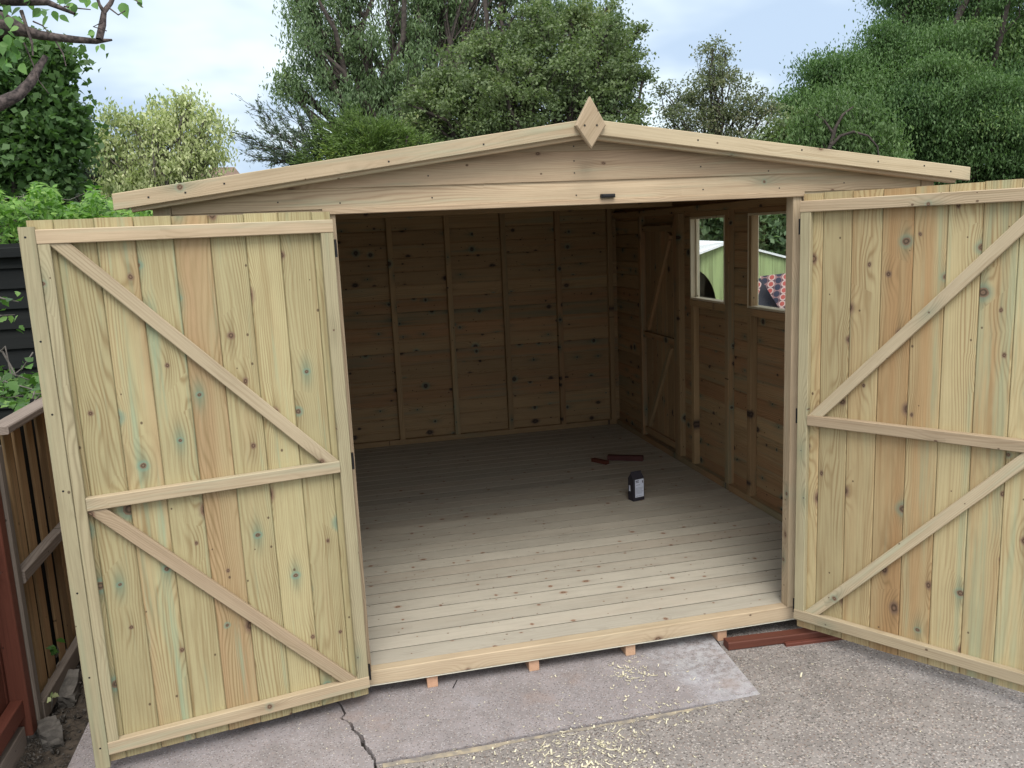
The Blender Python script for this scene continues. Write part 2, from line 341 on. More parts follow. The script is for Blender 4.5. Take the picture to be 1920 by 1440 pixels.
def leaves(C,size,dirs=None,asp=.5,up=.5,var=.35,bend=.15):
    """kite shaped leaves at points C -> V,F,tone"""
    n=len(C); 
    if dirs is None: dirs=nr.normal(size=(n,3))
    dirs=dirs/np.linalg.norm(dirs,axis=1,keepdims=True)
    N=nr.normal(size=(n,3)); N[:,2]+=up*2; B=np.cross(dirs,N); B/=np.linalg.norm(B,axis=1,keepdims=True)+1e-9; N=np.cross(B,dirs)
    L=size*(1+var*nr.uniform(-1,1,n))[:,None]; Wd_=L*asp
    V=np.stack([C-dirs*L*.5,C+B*Wd_*.5+N*L*bend-dirs*L*.08,C+dirs*L*.5,C-B*Wd_*.5+N*L*bend-dirs*L*.08],1).reshape(-1,3)
    F_=np.arange(4*n).reshape(n,4); 
    return V,F_
def crownpts(blobs,clumps,per,cr,shell=.75,flat=1.,hang=0.,cz=.38):
    """leaf points in clumps spread through overlapping blobs; returns points, outward dirs, clump centres, clump tone"""
    CC=[];BI=[]
    tot=sum(r**2 for *_,r in blobs)
    for bi,(x,y,z,r) in enumerate(blobs):
        k=max(3,int(clumps*r*r/tot)); d=nr.normal(size=(k,3)); d/=np.linalg.norm(d,axis=1,keepdims=True)
        rad=r*(shell+(1.12-shell)*nr.random(k)**.8)*np.where(nr.random(k)<.12,1.18,1.)*np.where(nr.random(k)<.25,nr.random(k)**.5,1)
        p=np.array([x,y,z])+d*rad[:,None]*np.array([1,1,flat]); CC.append(p); BI+=[bi]*k
    CC=np.concatenate(CC);BI=np.array(BI); n=len(CC)
    rs=cr*nr.uniform(.55,1.35,n); cnt=np.maximum(2,(per*(rs/cr)**1.5*nr.uniform(.6,1.4,n)).astype(int))
    idx=np.repeat(np.arange(n),cnt)
    P=CC[idx]+nr.normal(size=(len(idx),3))*rs[idx][:,None]*np.array([.55,.55,cz+hang])
    P[:,2]-=hang*np.abs(nr.normal(size=len(idx)))*rs[idx]*.8
    br=nr.random(len(blobs))[BI]; tone=np.clip((br*.3+nr.random(n)*.45)[idx]+nr.random(len(idx))*.25,0,1)
    return P,CC,BI,tone
def tree(name,label,cat,base,blobs,clumps,per,cr,ls,lm,bm,tr=.14,group=None,shell=.7,asp=.5,hang=0.,flat=1.,twig=.5,fork=.45,dirs=None,up=.5,limbs=True,outer=0.,seed=0,cz=.38):
    root=thing(name,label,cat,base,group)
    blobs=list(blobs); r0_=random.Random(len(blobs)*7+int(base[0]*100))
    for (x_,y_,z_,q_) in list(blobs):
        for _ in range(3):
            d_=nrm([r0_.gauss(0,1),r0_.gauss(0,.6),r0_.gauss(.2,1)]); blobs.append((x_+d_[0]*q_*1.05,y_+d_[1]*q_*1.05,z_+d_[2]*q_*1.05,q_*r0_.uniform(.22,.42)))
    P,CC,BI,tone=crownpts(blobs,clumps,per,cr,shell,flat,hang,cz)
    D=None
    if hang>0: D=nr.normal(size=(len(P),3))*.5; D[:,2]-=1
    if outer>0:
        cen=np.array(blobs)[:,:3].mean(0); D=nrm_rows(P-cen)*outer+nr.normal(size=(len(P),3))*.5; D[:,2]+=.25
    V,Fc=leaves(P,ls,D,asp,up); 
    fast('crown',V,Fc,lm,root,tone=np.repeat(tone,4))
    tb=Tb(); base=v3(*base); bl=np.array([q[:3] for q in blobs]); cen=bl.mean(0)
    top=base+(cen-base)*fork; top=v3(base[0]*.6+cen[0]*.4,base[1]*.6+cen[1]*.4,base[2]+(bl[:,2].min()-base[2])*max(fork,.2))
    tp=tb.limb(base,top,tr*1.25,tr*.85,6,.03,9,jit=.05); hub=tp[-1]
    for bi,(x,y,z,r) in enumerate(blobs):
        c=v3(x,y,z); Pm=tb.limb(hub if rng.random()<.7 else tp[-2],c,tr*.55,tr*.16,6,.08,6)
        ids=np.where(BI==bi)[0]
        for j in ids:
            if rng.random()<twig:
                st=Pm[rng.choice([3,4,5,6])]; tb.limb(st,CC[j],tr*.11,tr*.02+.003,3,.1,3)
    tb.build('trunk',bm,root)
    return root
def nrm_rows(a): return a/(np.linalg.norm(a,axis=1,keepdims=True)+1e-9)

# ------------------------------------------------------------ ground
GZ=-.1235
setorg((0,0,0))
def sheet(name,poly,z,mat,thick=None,kind='structure',parent=None):
    me=bpy.data.meshes.new(name); n=len(poly); t=thick or 0
    V=[(p[0],p[1],z) for p in poly]
    Fc=[tuple(range(n))]
    if t:
        V+=[(p[0],p[1],z-t) for p in poly]; Fc+=[(i,n+i,n+(i+1)%n,(i+1)%n) for i in range(n)]
    me.from_pydata(V,[],Fc); me.materials.append(mat); me.update()
    o=bpy.data.objects.new(name,me); COL.objects.link(o)
    if kind: o['kind']=kind
    return o
sheet('garden_ground',[(-250,-250),(250,-250),(250,250),(-250,250)],-.21,M['garden'])
# crack line between left and right slab
crack=[(-.165,.25),(-.150,.05),(-.118,-.075),(-.135,-.10),(-.098,-.155),(-.092,-.20),(-.066,-.245),(-.060,-.315),(-.040,-.36),(-.022,-.42),(-.030,-.50),(-.012,-.62),(-.03,-.9)]
def jag(pts,a,n=5,sd=3):
    r_=random.Random(sd); out=[]
    for i in range(len(pts)-1):
        for k in range(n):
            t=k/n; out.append((pts[i][0]*(1-t)+pts[i+1][0]*t+(r_.uniform(-a,a) if k else 0),pts[i][1]*(1-t)+pts[i+1][1]*t+(r_.uniform(-a,a) if k else 0)))
    return out+[pts[-1]]
cj=jag(crack,.003)
sheet('crack_bed',[(-1.12,4.2),(1.58,4.2),(1.58,-.9),(-1.12,-.9)],-.158,M['dark'])
# widths of the crack vary along its length
rw=random.Random(5); wds=[.0035+.005*min(1,max(0,(.0-p[1])/.3))*rw.uniform(.5,1.2) for p in cj]
leftedge=[(p[0]-q,p[1]) for p,q in zip(cj,wds)]; rightedge=[(p[0]+q,p[1]) for p,q in zip(cj,wds)]
sheet('concrete_slab',[(-1.12,-6),(-.03,-6)]+leftedge[::-1]+[(leftedge[0][0],4.2),(-1.12,4.2)],GZ,M['slab'],.06)
fe=jag([(-.022,-.425),(.3,-.428),(.67,-.423),(1.1,-.43),(1.498,-.425)],.0035,14,4)
re_=[p for p in rightedge if p[1]>-.42]
sheet('concrete_slab',fe+[(1.53,.0),(1.56,.2),(1.60,4.2),(re_[0][0],4.2)]+re_,GZ,M['slab'],.06)
sheet('driveway',[(-.008,-6),(30,-6),(30,6),(1.58,6),(1.575,.2),(1.50,-.2),(1.485,-.427)]+[(p[0],p[1]-.011*min(1,max(-.2,(1.42-p[0])/.25))) for p in fe[::-1]][1:]+[(-.012,-.5)],GZ-.003,M['drive'],.05)
sheet('mortar_streak',jag([(0.0,-.466),(.3,-.470),(.7,-.452),(1.05,-.462),(1.3,-.448)],.006,8,9)+[(1.3,-.441),(.7,-.441),(.3,-.441),(0.,-.441)],GZ-.0015,M['sand'])
sheet('soil_strip',[(-1.9,-6),(-1.09,-6),(-1.09,5),(-1.9,5)],-.165,M['soil'])

# ------------------------------------------------------------ the shed
XA=.956; SL=.1304
shed=thing('wooden_shed','large new pressure treated wooden shed with wide open double doors and empty boarded inside','shed',(XA,0,GZ))
# floor
f=Wd(); y=.05
while y<3.80:
    f.ext([(.012,-.018),(.0,.0065),(.0,.0075),(.1105,.0075),(.1120,.0050),(.1120,-.018)],(-.6,y,-.0075),(2.46,y,-.0075),(0,1,0),(0,0,1)); y+=.1185
f.build('floor',M['floor'],shed)
s=Wd(); s.box((-.6,0,-.062),(1.912,.049,.001),0,.003); s.box((1.912,.002,-.062),(2.53,.049,-.001),0); s.build('door_sill',M['sill'],shed)
s=Wd(); s.box((-.58,.003,-.068),(2.5,3.8,-.0625),0,.001); s.build('floor_edging',M['ply'],shed)
q=Wd(); q.box((-.55,.06,-.060),(2.45,3.75,-.022),0,.001); q.build('floor_gap_shade',M['dark'],shed)  # added dark sheet, its colour stands for the shade in the floor gaps
for k in range(-1,6):
    q=Wd(); xx=.2456+.4378*k; q.box((xx-.022,.018,GZ+.001),(xx+.022,3.7,-.0685),1,.002); q.build('bearer',M['bearer'],shed)
# fibres sticking out under the sill
# front frame
jb=Wd(); jb.box((1.8705,-.004,.0015),(1.912,.05,1.8425),2,.002); jb.build('door_jamb',M['frame'],shed)
jb=Wd(); jb.box((-.045,-.004,.0015),(-.0005,.05,1.8425),2,.002); jb.build('door_jamb',M['clad'],shed)
jb=Wd(); jb.box((-.046,-.0165,1.8225),(1.915,.0,1.8425),0,.002); jb.box((-.045,.001,1.8235),(1.912,.05,1.86),0,.002); jb.build('lintel',M['clad'],shed)
# front cladding rows, clipped under the roof
def roofz(x,base=2.092): return base-SL*abs(x-XA)
g=Wd()
def clipx(z,base=2.09): 
    h=(base-z)/SL; return max(-.563,XA-h),min(2.470,XA+h)
def row(z0,z1,x0,x1,clip):
    o,t=g.off(); bands=[(z0,-.013),(z1-.032,-.013),(z1-.022,-.0105),(z1-.010,-.0065),(z1,-.005)]
    def pt(x,z,yy): return (x,yy,z)
    for (za,ya),(zb,yb) in zip(bands,bands[1:]):
        cuts=[za,zb]
        if clip:
            ze=roofz(-.563,2.09)
            if za<ze<zb: cuts=[za,ze,zb]
            if za>=2.089: continue
        for p,q in zip(cuts,cuts[1:]):
            q=min(q,2.0895)
            fy=lambda z_:ya+(yb-ya)*(z_-za)/(zb-za)
            a0,a1=(clipx(p) if clip else (x0,x1)); b0,b1=(clipx(q) if clip else (x0,x1))
            a0,b0=max(a0,x0),max(b0,x0); a1,b1=min(a1,x1),min(b1,x1)
            g.poly([pt(a0,p,fy(p)),pt(a1,p,fy(p)),pt(b1,q,fy(q)),pt(b0,q,fy(q))],[(a0,p,0),(a1,p,0),(b1,q,0),(b0,q,0)],o,t)
    g.poly([(x0,-.013,z0),(x0,-.003,z0),(x1,-.003,z0),(x1,-.013,z0)],[(x0,z0,0),(x0,z0,.01),(x1,z0,.01),(x1,z0,0)],o,t)
row(1.8425,1.916,-.563,2.470,True); row(1.916,2.028,-.38,2.29,True); row(2.028,2.14,XA-.48,XA+.48,True)
for k in range(1,18):
    z0,z1=1.916-.112*k,1.916-.112*(k-1)
    zt=z1 if k>1 else 1.8425
    row(z0,zt,-.563,-.0455,False); row(z0,zt,1.9125,2.470,False)
for xa,xb in ((-.56,-.03),(1.913,2.47)): # solid backing behind the outer boards
    g.ext([(0,0),(1.90,0),(1.90,.004),(0,.004)],(xa,0,-.06),(xb,0,-.06),(0,0,1),(0,1,0))
h0=roofz(-.5,2.085)
o_,t_=g.off(); g.poly([(-.5,.003,1.845),(2.42,.003,1.845),(2.42,.003,h0),(XA,.003,2.085),(-.5,.003,h0)],[(-.5,1.8,0),(2.4,1.8,0),(2.4,1.9,0),(XA,2.1,0),(-.5,1.9,0)],o_,t_)
g.build('front_cladding',M['clad'],shed)
for x0,x1 in ((-.625,-.5645),(2.4715,2.532)):
    q=Wd(); q.box((x0,-.020,-.06),(x1,.0,roofz(x0 if x0<0 else x1,2.086)),2); q.build('corner_trim',M['clad'],shed)
# barge boards and roof
for sgn in (-1,1):
    q=Wd(); p0=(XA,-.085,2.1085); e=XA+sgn*1.69; p1=(e,-.085,2.1085-SL*1.69)
    X=nrm(v3(*p1)-v3(*p0)); U=np.cross(X,(0,1,0))
    if U[2]<0: U=-U
    # mitred at the ridge, cut plumb at the eave
    k=sgn*-1; sh=SL
    q.bar(p0,p1,.0545,.020,U,.002,shear0=(-SL*1. if U[2]>0 else SL,0),shear1=(-SL if U[2]>0 else SL,0)); q.build('barge_board',M['frame'],shed)
    q=Wd(); p0=(XA,-.055,2.085); p1=(e-sgn*.05,-.055,2.085-SL*1.64); q.bar(p0,p1,.035,.038,U,.002); q.build('roof_batten',M['clad'],shed)
    q=Wd(); yy=-.073; X=nrm(v3(e,0,2.118-SL*1.69)-v3(XA,0,2.118)); nn=U
    while yy<3.88:
        q.bar((XA,yy+.055,2.112),(e,yy+.055,2.112-SL*1.69),.108,.012,(0,1,0),.001); yy+=.11
    q.build('roof_boards',M['inner'],shed)
    q=Wd(); q.bar((XA,1.905,2.1215),(e+sgn*.004,1.905,2.1215-SL*1.694),3.985,.005,(0,1,0),.0005)
    q.build('roof_felt',M['felt'],shed)
# diamond finial
q=Wd(); o_,t_=q.off(); P=[(.957,2.213),(1.017,2.111),(.958,2.029),(.898,2.111)]
P=[(.9585,2.214),(1.0185,2.110),(.9585,2.024),(.8985,2.110)]
def prism(wd,poly,y0,y1,ang=.9,ins=.005):
    o,t=wd.off(); cx=sum(p[0] for p in poly)/4; cz=sum(p[1] for p in poly)/4; ca,sa=math.cos(ang),math.sin(ang)
    inn=[(cx+(p[0]-cx)*(1-ins/.06),cz+(p[1]-cz)*(1-ins/.06)) for p in poly]
    Wf=lambda p,yy:((p[0]*ca+p[1]*sa),(-p[0]*sa+p[1]*ca),yy)
    wd.poly([(p[0],y0,p[1]) for p in inn],[Wf(p,0) for p in inn],o,t)
    for i in range(4):
        j=(i+1)%4
        wd.poly([(inn[i][0],y0,inn[i][1]),(inn[j][0],y0,inn[j][1]),(poly[j][0],y0+ins,poly[j][1]),(poly[i][0],y0+ins,poly[i][1])],[Wf(inn[i],0),Wf(inn[j],0),Wf(poly[j],ins),Wf(poly[i],ins)],o,t)
        wd.poly([(poly[i][0],y0+ins,poly[i][1]),(poly[j][0],y0+ins,poly[j][1]),(poly[j][0],y1,poly[j][1]),(poly[i][0],y1,poly[i][1])],[Wf(poly[i],ins),Wf(poly[j],ins),Wf(poly[j],.02),Wf(poly[i],.02)],o,t)
prism(q,P,-.118,-.0955)
fin_=q.build('finial',M['frame'],shed)
def disc(name,c,n,r,mat,parent,h=.002,k=12):
    n=nrm(n); a=nrm(np.cross(n,v3(.2,.3,.9))); c2=np.cross(n,a); c=v3(*c); V=[];Fc=[]
    for e in (0,1):
        for j in range(k): th=2*math.pi*j/k; V.append(c+n*h*e+(a*math.cos(th)+c2*math.sin(th))*r*(1 if e==0 else .85)-ORG)
    Fc=[tuple(range(k-1,-1,-1)),tuple(range(k,2*k))]+[(j,(j+1)%k,k+(j+1)%k,k+j) for j in range(k)]
    me=bpy.data.meshes.new(name); me.from_pydata([tuple(x_) for x_ in V],[],Fc); me.materials.append(mat)
    return link(name,me,parent)
disc('screw',(.933,-.118,2.109),(0,-1,0),.0042,M['screw'],fin_); disc('screw',(.981,-.118,2.109),(0,-1,0),.0042,M['screw'],fin_)
def boxes(name,L,mat,parent,label=None,bev=0.):
    V=[];Fc=[]
    for (x0,y0,z0),(x1,y1,z1) in L:
        i=len(V); V+=[v3(x_,y_,z_)-ORG for z_ in (z0,z1) for y_ in (y0,y1) for x_ in (x0,x1)]
        Fc+=[tuple(i+k for k in t) for t in ((0,2,3,1),(4,5,7,6),(0,1,5,4),(2,6,7,3),(0,4,6,2),(1,3,7,5))]
    me=bpy.data.meshes.new(name); me.from_pydata([tuple(x_) for x_ in V],[],Fc); me.materials.append(mat)
    o=link(name,me,parent,label)
    if bev: md=o.modifiers.new('bevel','BEVEL'); md.width=bev; md.segments=2
    return o
boxes('magnetic_catch',[((1.022,-.030,1.846),(1.080,-.0135,1.861)),((1.028,-.034,1.849),(1.074,-.0295,1.858))],M['black'],shed,None,.0015)
# nail heads on the front boards
nh=[]
for (x_,z_,yy) in [(.92,1.945,-.0135),(.92,1.99,-.0135),(.925,1.86,-.0135),(.35,1.95,-.0135),(.36,1.87,-.0135),(.02,1.862,-.0135),(1.45,1.955,-.0135),(1.46,1.865,-.0135),(1.8,1.86,-.0135),(1.75,1.93,-.0135),(-.2,1.872,-.0135),(2.1,1.872,-.0135),(.92,2.045,-.0135)]:
    nh.append(((x_-.0025,yy-.0006,z_-.0025),(x_+.0025,yy+.001,z_+.0025)))
for q_ in nh: boxes('nail_head',[q_],M['screw'],shed)
# barge nail holes
L=[]
for x_ in (-.62,-.5,-.37,.2,.55,1.4,1.85,2.2,2.42,2.55):
    z_=2.1085-SL*abs(x_-XA)+rng.uniform(-.012,.012); L.append(((x_-.003,-.0957,z_-.003),(x_+.003,-.094,z_+.003)))
for q_ in L: boxes('nail_head',[q_],M['black'],shed)
# ---- inner walls
YB=3.765
def boards(wd,axis,fixed0,fixed1,a0,a1,z0,z1,holes=(),cover=.112,inner=-1):
    """horizontal shiplap rows; axis 'x' runs along x (back wall) or 'y'"""
    z=z0
    while z<z1-.01:
        zt=min(z+cover,z1); segs=[(a0,a1)]
        for (h0,h1,hz0,hz1) in holes:
            if hz0<zt-.01 and hz1>z+.01:
                ns=[]
                for (p,q) in segs:
                    if h1<=p or h0>=q: ns.append((p,q)); continue
                    if h0>p: ns.append((p,h0))
                    if h1<q: ns.append((h1,q))
                segs=ns
        st=wd.off()
        for (p,q) in segs:
            lo,hi=min(fixed0,fixed1),max(fixed0,fixed1); w_=zt-z-.0035
            jit=rng.uniform(0,.0012)
            if axis=='x': wd.ext([(0,0),(0,.006),(w_-.010,.006),(w_,.001),(w_,0)],(p,fixed0,z),(q,fixed0,z),(0,0,1),(0,-1,0)); 
            else: wd.ext([(0,0),(0,.006),(w_-.010,.006),(w_,.001),(w_,0)],(fixed0,p,z),(fixed0,q,z),(0,0,1),(-1,0,0))
        z=zt
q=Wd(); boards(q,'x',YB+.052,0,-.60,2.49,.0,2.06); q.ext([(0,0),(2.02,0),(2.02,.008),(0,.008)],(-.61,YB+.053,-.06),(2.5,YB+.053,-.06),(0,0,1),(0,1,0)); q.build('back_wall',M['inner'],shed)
for k in range(-2,5):
    if k==4: continue
    x_=.516+.4743*k; q=Wd(); q.box((x_-.0225,YB+.001,.045),(x_+.0225,YB+.0455,2.0),2,.002); q.build('stud',M['inner'],shed)
q=Wd(); q.box((2.385,YB-.001,.045),(2.429,YB+.0455,2.0),2,.002); q.build('stud',M['inner'],shed)
q=Wd(); q.box((-.58,YB-.001,.001),(2.43,YB+.0455,.0445),0,.002); q.build('bottom_plate',M['inner'],shed)
WX=2.43
W1=(1.70,2.21,1.22,1.78); W2=(.94,1.408,1.22,1.78); DR=(2.49,3.13,.045,1.757)
q=Wd(); hw=[W1,W2,DR]
zs=0.
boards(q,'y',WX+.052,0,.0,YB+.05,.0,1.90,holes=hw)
# outer skin with the same openings
for (a,b0,z0_,z1_) in [(0,.94,0,1.9),(.94,1.408,0,1.22),(.94,1.408,1.78,1.9),(1.408,1.70,0,1.9),(1.70,2.21,0,1.22),(1.70,2.21,1.78,1.9),(2.21,3.82,0,1.9)]:
    q.box((WX+.0525,a,z0_-.06 if z0_==0 else z0_),(WX+.062,b0,z1_),1,.0005)
q.build('right_wall',M['inner'],shed)
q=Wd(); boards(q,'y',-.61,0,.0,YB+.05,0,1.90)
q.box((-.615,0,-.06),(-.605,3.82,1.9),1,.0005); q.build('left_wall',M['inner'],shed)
for (y0,y1,z0,z1) in [(3.13,3.175,.045,1.81),(2.445,2.49,.045,1.81),(2.398,2.4435,.045,1.81),(2.165,2.21,.045,1.175),(1.655,1.70,.045,1.81),(1.365,1.408,.045,1.81),(.895,.94,.045,1.81),(.45,.495,.045,1.81),(.051,.095,.045,1.81)]:
    q=Wd(); q.box((WX-.0+ (0 if z1>1.3 else .004),y0,z0),(WX+.0455,y1,z1),2,.002); q.build('stud',M['inner'],shed)
for (y0,y1,z0,z1) in [(.051,YB-.002,.001,.0445),(.051,YB-.002,1.811,1.856)]:
    q=Wd(); q.box((WX+.0005,y0,z0),(WX+.0455,y1,z1),1,.002); q.build('bottom_plate' if z0<1 else 'top_plate',M['inner'],shed)
for y0 in (.5,1.6,2.7):
    q=Wd(); q.box((-.606,y0,.045),(-.561,y0+.045,1.85),2,.002); q.build('stud',M['inner'],shed)
q=Wd()
# two trusses and purlins
for x_ in (-.05,.35,XA-.0225,1.5,2.0):
    zz_=2.104-SL*abs(x_+.02-XA)-.012; q=Wd(); q.box((x_,.06,zz_-.048),(x_+.045,3.74,zz_-.005),1,.002); q.build('purlin',M['inner'],shed)
for yy in (1.25,2.5):
    q=Wd(); q.box((-.56,yy,1.865),(2.43,yy+.035,1.915),0,.002); q.build('tie_beam',M['inner'],shed)
# windows
for (y0,y1,z0,z1) in (W1,W2):
    fr_=Wd(); x0,x1=WX-.001,WX+.066; t=.014
    fr_.box((x0,y0+.0005,z0),(x1,y0+t,z1),2,.001); fr_.box((x0,y1-t,z0),(x1,y1-.0005,z1),2,.001)
    fr_.box((x0,y0+t,z0+.0005),(x1,y1-t,z0+t),1,.001); fr_.box((x0,y0+t,z1-t),(x1,y1-t,z1-.0005),1,.001)
    # glazing beads
    for (a,c) in ((y0+t,y0+t+.012),(y1-t-.012,y1-t)): fr_.box((WX+.036,a,z0+t),(WX+.048,c,z1-t),2,.001)
    wf=fr_.build('window',M['winframe_lit'],shed)
    boxes('pane',[((WX+.050,y0+t,z0+t),(WX+.053,y1-t,z1-t))],M['glass'],wf)
    q=Wd(); q.box((WX-.004,y0-.002,z0-.045),(WX+.045,y1+.002,z0-.001),1,.002); q.build('window_rail',M['inner'],wf)
    q=Wd(); q.box((WX+.001,y0+.001,z1+.0005),(WX+.045,y1-.001,z1+.030),1,.002); q.build('window_rail',M['inner'],wf)
# side door seen from inside
dd=Wd(); yy=DR[0]+.006
while yy<DR[1]-.01:
    e=min(yy+.104,DR[1]-.006); dd.box((WX+.040,yy,DR[2]+.008),(WX+.050,e-.0015,DR[3]-.008),2,.002); yy=e
sdoor=dd.build('side_door',M['inner'],shed)
for (z0,z1) in ((1.69,1.735),(.86,.905),(.075,.12)):
    q=Wd(); q.box((WX+.012,DR[0]+.012,z0),(WX+.0395,DR[1]-.012,z1),1,.002); q.build('ledge',M['inner'],sdoor)
for (ya,za,yb,zb) in ((3.05,.93,2.60,1.67),(3.05,.145,2.60,.84)):
    q=Wd(); q.bar((WX+.027,ya,za),(WX+.027,yb,zb),.045,.024,(0,1,0)); q.build('brace',M['inner'],sdoor)

# ---- the two big doors
def bigdoor(hinge,t,n,wd,strip,label,mode):
    hinge=v3(*hinge); t=nrm(t); n=nrm(n); Z=v3(0,0,1)
    P=lambda s_,z_,o_: hinge+t*s_+n*o_+Z*z_
    zb,zt=-.068,1.832
    pan=Wd(); s_=0.; edges=[0.,.068 if mode=='L' else .085]
    while edges[-1]<wd-.02: edges.append(min(edges[-1]+.1175,wd))
    if edges[-1]-edges[-2]<.04: edges.pop(-2)
    for a,c in zip(edges,edges[1:]):
        dz=rng.uniform(-.003,.003); g_=.0012
        w_=c-a-g_; prof=[(0,-.012),(0,-.0035),(.0035,0),(w_-.0035,0),(w_,-.0035),(w_,-.012)]
        pan.ext(prof,P(a,zb+dz,0),P(a,zt+dz,0),t,n)
    pan.ext([(.005,-.0135),(.005,-.0125),(wd-.005,-.0125),(wd-.005,-.0135)],P(0,zb+.01,0),P(0,zt-.01,0),t,n)  # tongues close the joints
    door=pan.build('door',M['door' if mode=='L' else 'door_warm'],shed,label)
    th=.030; ob=.0005+th/2; fe_=.9415 if strip else wd
    for (z0,z1,s0,s1) in ((1.757,1.803,0.,fe_),(.867,.912,.046,fe_-(.037 if strip else .046)),(-.026,.022,0.,fe_)):
        q=Wd(); q.bar(P(s0,(z0+z1)/2,ob),P(s1,(z0+z1)/2,ob),z1-z0,th,Z,.0025); q.build('rail',M['frame'],door)
    for (s0,s1) in ((0.,.045),((.905,.9413) if strip else (wd-.045,wd))):
        q=Wd(); q.bar(P((s0+s1)/2,.0225,ob-.001),P((s0+s1)/2,1.7565,ob-.001),s1-s0,th-.002,t,.0025); q.build('stile',M['stile'],door)
    # braces rise from the hinge side towards the free edge
    for (za,zb_) in ((.9125,1.7565),(.0225,.8665)):
        A=P(.080,za,ob-.003); B=P(wd-.087,zb_,ob-.003); q=Wd(); X=nrm(B-A); U=nrm(Z-X*(X@Z)); k=(X@Z)/np.linalg.norm(X-Z*(X@Z))
        sh=-(U@Z)/(X@Z)
        q.bar(A,B,.046,th-.006,U,.0025,shear0=(sh,0),shear1=(sh,0)); q.build('brace',M['frame'],door)
    if strip:
        q=Wd(); q.bar(P(.9655,-.070,.0165),P(.9655,1.812,.0165),.0465,.032,t,.002); st=q.build('cover_strip',M['stile'],door)
        for z_ in (.01,.28,.59,.95,1.21,1.45,1.78):
            disc('screw',P(.967+rng.uniform(-.004,.004),z_,.0326),n,.0035,M['black'],st,.0006)
    for z_ in (1.70,.90,.03):
        c=P(-.008,z_,.0); L_=[]
        w0=Wd(); w0.bar(c-Z*.032+n*.010,c+Z*.032+n*.010,.008,.012,t,.001); w0.build('hinge',M['black'],door)
    return door
td=v3(-0.98148,-0.19154,0); nd=v3(0.19154,-0.98148,0)
bigdoor((-.0197,-.0499,0),td,nd,.9665,True,'left door leaf opened almost flat with cover strip down its free edge','L')
tr_=v3(.55401,-.83251,0); nr_=v3(-.83251,-.55401,0)
bigdoor((1.8888,-.0499,0),tr_,nr_,.9665,False,'right door leaf swung out towards the viewer','R')

# ------------------------------------------------------------ things inside
def thingmesh(name,label,cat,loc,group=None,kind=None):
    setorg(loc)
c=onz(1188,941,.0); fr_=onz(1212,936,0.); bl=onz(1175,931,0.)
ex=nrm((fr_-c)*v3(1,1,0)); ey=v3(-ex[1],ex[0],0); wdt=.084; dpt=.062; H1=.145; H2=.190
car=thing('carton','small black gable topped carton with white label standing on shed floor','carton',c)
P8=lambda a,b_,z_: c+ex*a*wdt+ey*b_*dpt+v3(0,0,z_)-ORG
V=[P8(0,0,0),P8(1,0,0),P8(1,1,0),P8(0,1,0),P8(0,0,H1),P8(1,0,H1),P8(1,1,H1),P8(0,1,H1),P8(.04,.42,H2-.012),P8(.96,.42,H2-.012),P8(.96,.58,H2-.012),P8(.04,.58,H2-.012),P8(.04,.46,H2),P8(.96,.46,H2),P8(.96,.54,H2),P8(.04,.54,H2)]
Fc=[(3,2,1,0),(0,1,5,4),(1,2,6,5),(2,3,7,6),(3,0,4,7),(4,5,9,8),(5,6,10,9),(6,7,11,10),(7,4,8,11),(8,9,13,12),(9,10,14,13),(10,11,15,14),(11,8,12,15),(12,13,14,15)]
me=bpy.data.meshes.new('box'); me.from_pydata([tuple(x_) for x_ in V],[],Fc); me.materials.append(M['carton']); bx=link('box',me,car)
md=bx.modifiers.new('bevel','BEVEL'); md.width=.002; md.segments=2
def fpatch(name,L,mat,parent,o):
    V=[];Fc=[]
    for (a0,a1,z0,z1) in L:
        i=len(V); V+=[tuple(c+ex*a*wdt-ey*e+v3(0,0,z_)-ORG) for e in (-.0005,o) for (a,z_) in ((a0,z0),(a1,z0),(a1,z1),(a0,z1))]
        Fc+=[(i+4,i+5,i+6,i+7),(i,i+1,i+5,i+4),(i+1,i+2,i+6,i+5),(i+2,i+3,i+7,i+6),(i+3,i,i+4,i+7)]
    me=bpy.data.meshes.new(name); me.from_pydata(V,[],Fc); me.materials.append(mat); return link(name,me,parent)
lab=fpatch('label',[(.16,.94,.025,.143)],M['paper'],car,.0008)
for q_ in [(.21,.50,.130,.136),(.23,.50,.122,.126),(.80,.88,.116,.132)]: fpatch('print',[q_],M['ink'],lab,.0012)
fpatch('print',[(.24,.6,.104,.108)]+[(.22,.9-.07*(k%3),.085-.0075*k,.088-.0075*k) for k in range(6)]+[(.25,.4,.030,.036),(.45,.8,.032,.035)],M['inkl'],lab,.0012)
V=[tuple(c-ex*o_+ey*(b_*dpt)+v3(0,0,z_)-ORG) for o_ in (-.0005,.0008) for (b_,z_) in ((.55,.062),(.8,.062),(.8,.1),(.55,.1))]
me=bpy.data.meshes.new('side_label'); me.from_pydata(V,[],[(4,7,6,5),(0,4,5,1),(1,5,6,2),(2,6,7,3),(3,7,4,0)]); me.materials.append(M['paper']); link('side_label',me,car)
def timber(name,label,cat,A,B,w_,t_,mat,zc,group=None,U=None):
    A=v3(A[0],A[1],zc);B=v3(B[0],B[1],zc); setorg(((A+B)/2)-v3(0,0,t_/2)); q=Wd(); X=nrm(B-A); q.bar(A,B,w_,t_,U if U is not None else np.cross(v3(0,0,1),X),.0025); o=q.build(name,mat); tag(o,label,cat,group); return o
a=onz(1140,862,0);b_=onz(1206,864,0); timber('timber_offcut','long dark purple brown timber offcut lying on shed floor behind the carton','offcut',a,b_,.045,.038,M['offcut'],.0195)
a=onz(1112,865,0);b_=onz(1139,871,0); timber('timber_offcut','short reddish brown timber offcut on shed floor left of the longer offcut','offcut',a,b_,.04,.026,M['redwood'],.0135)
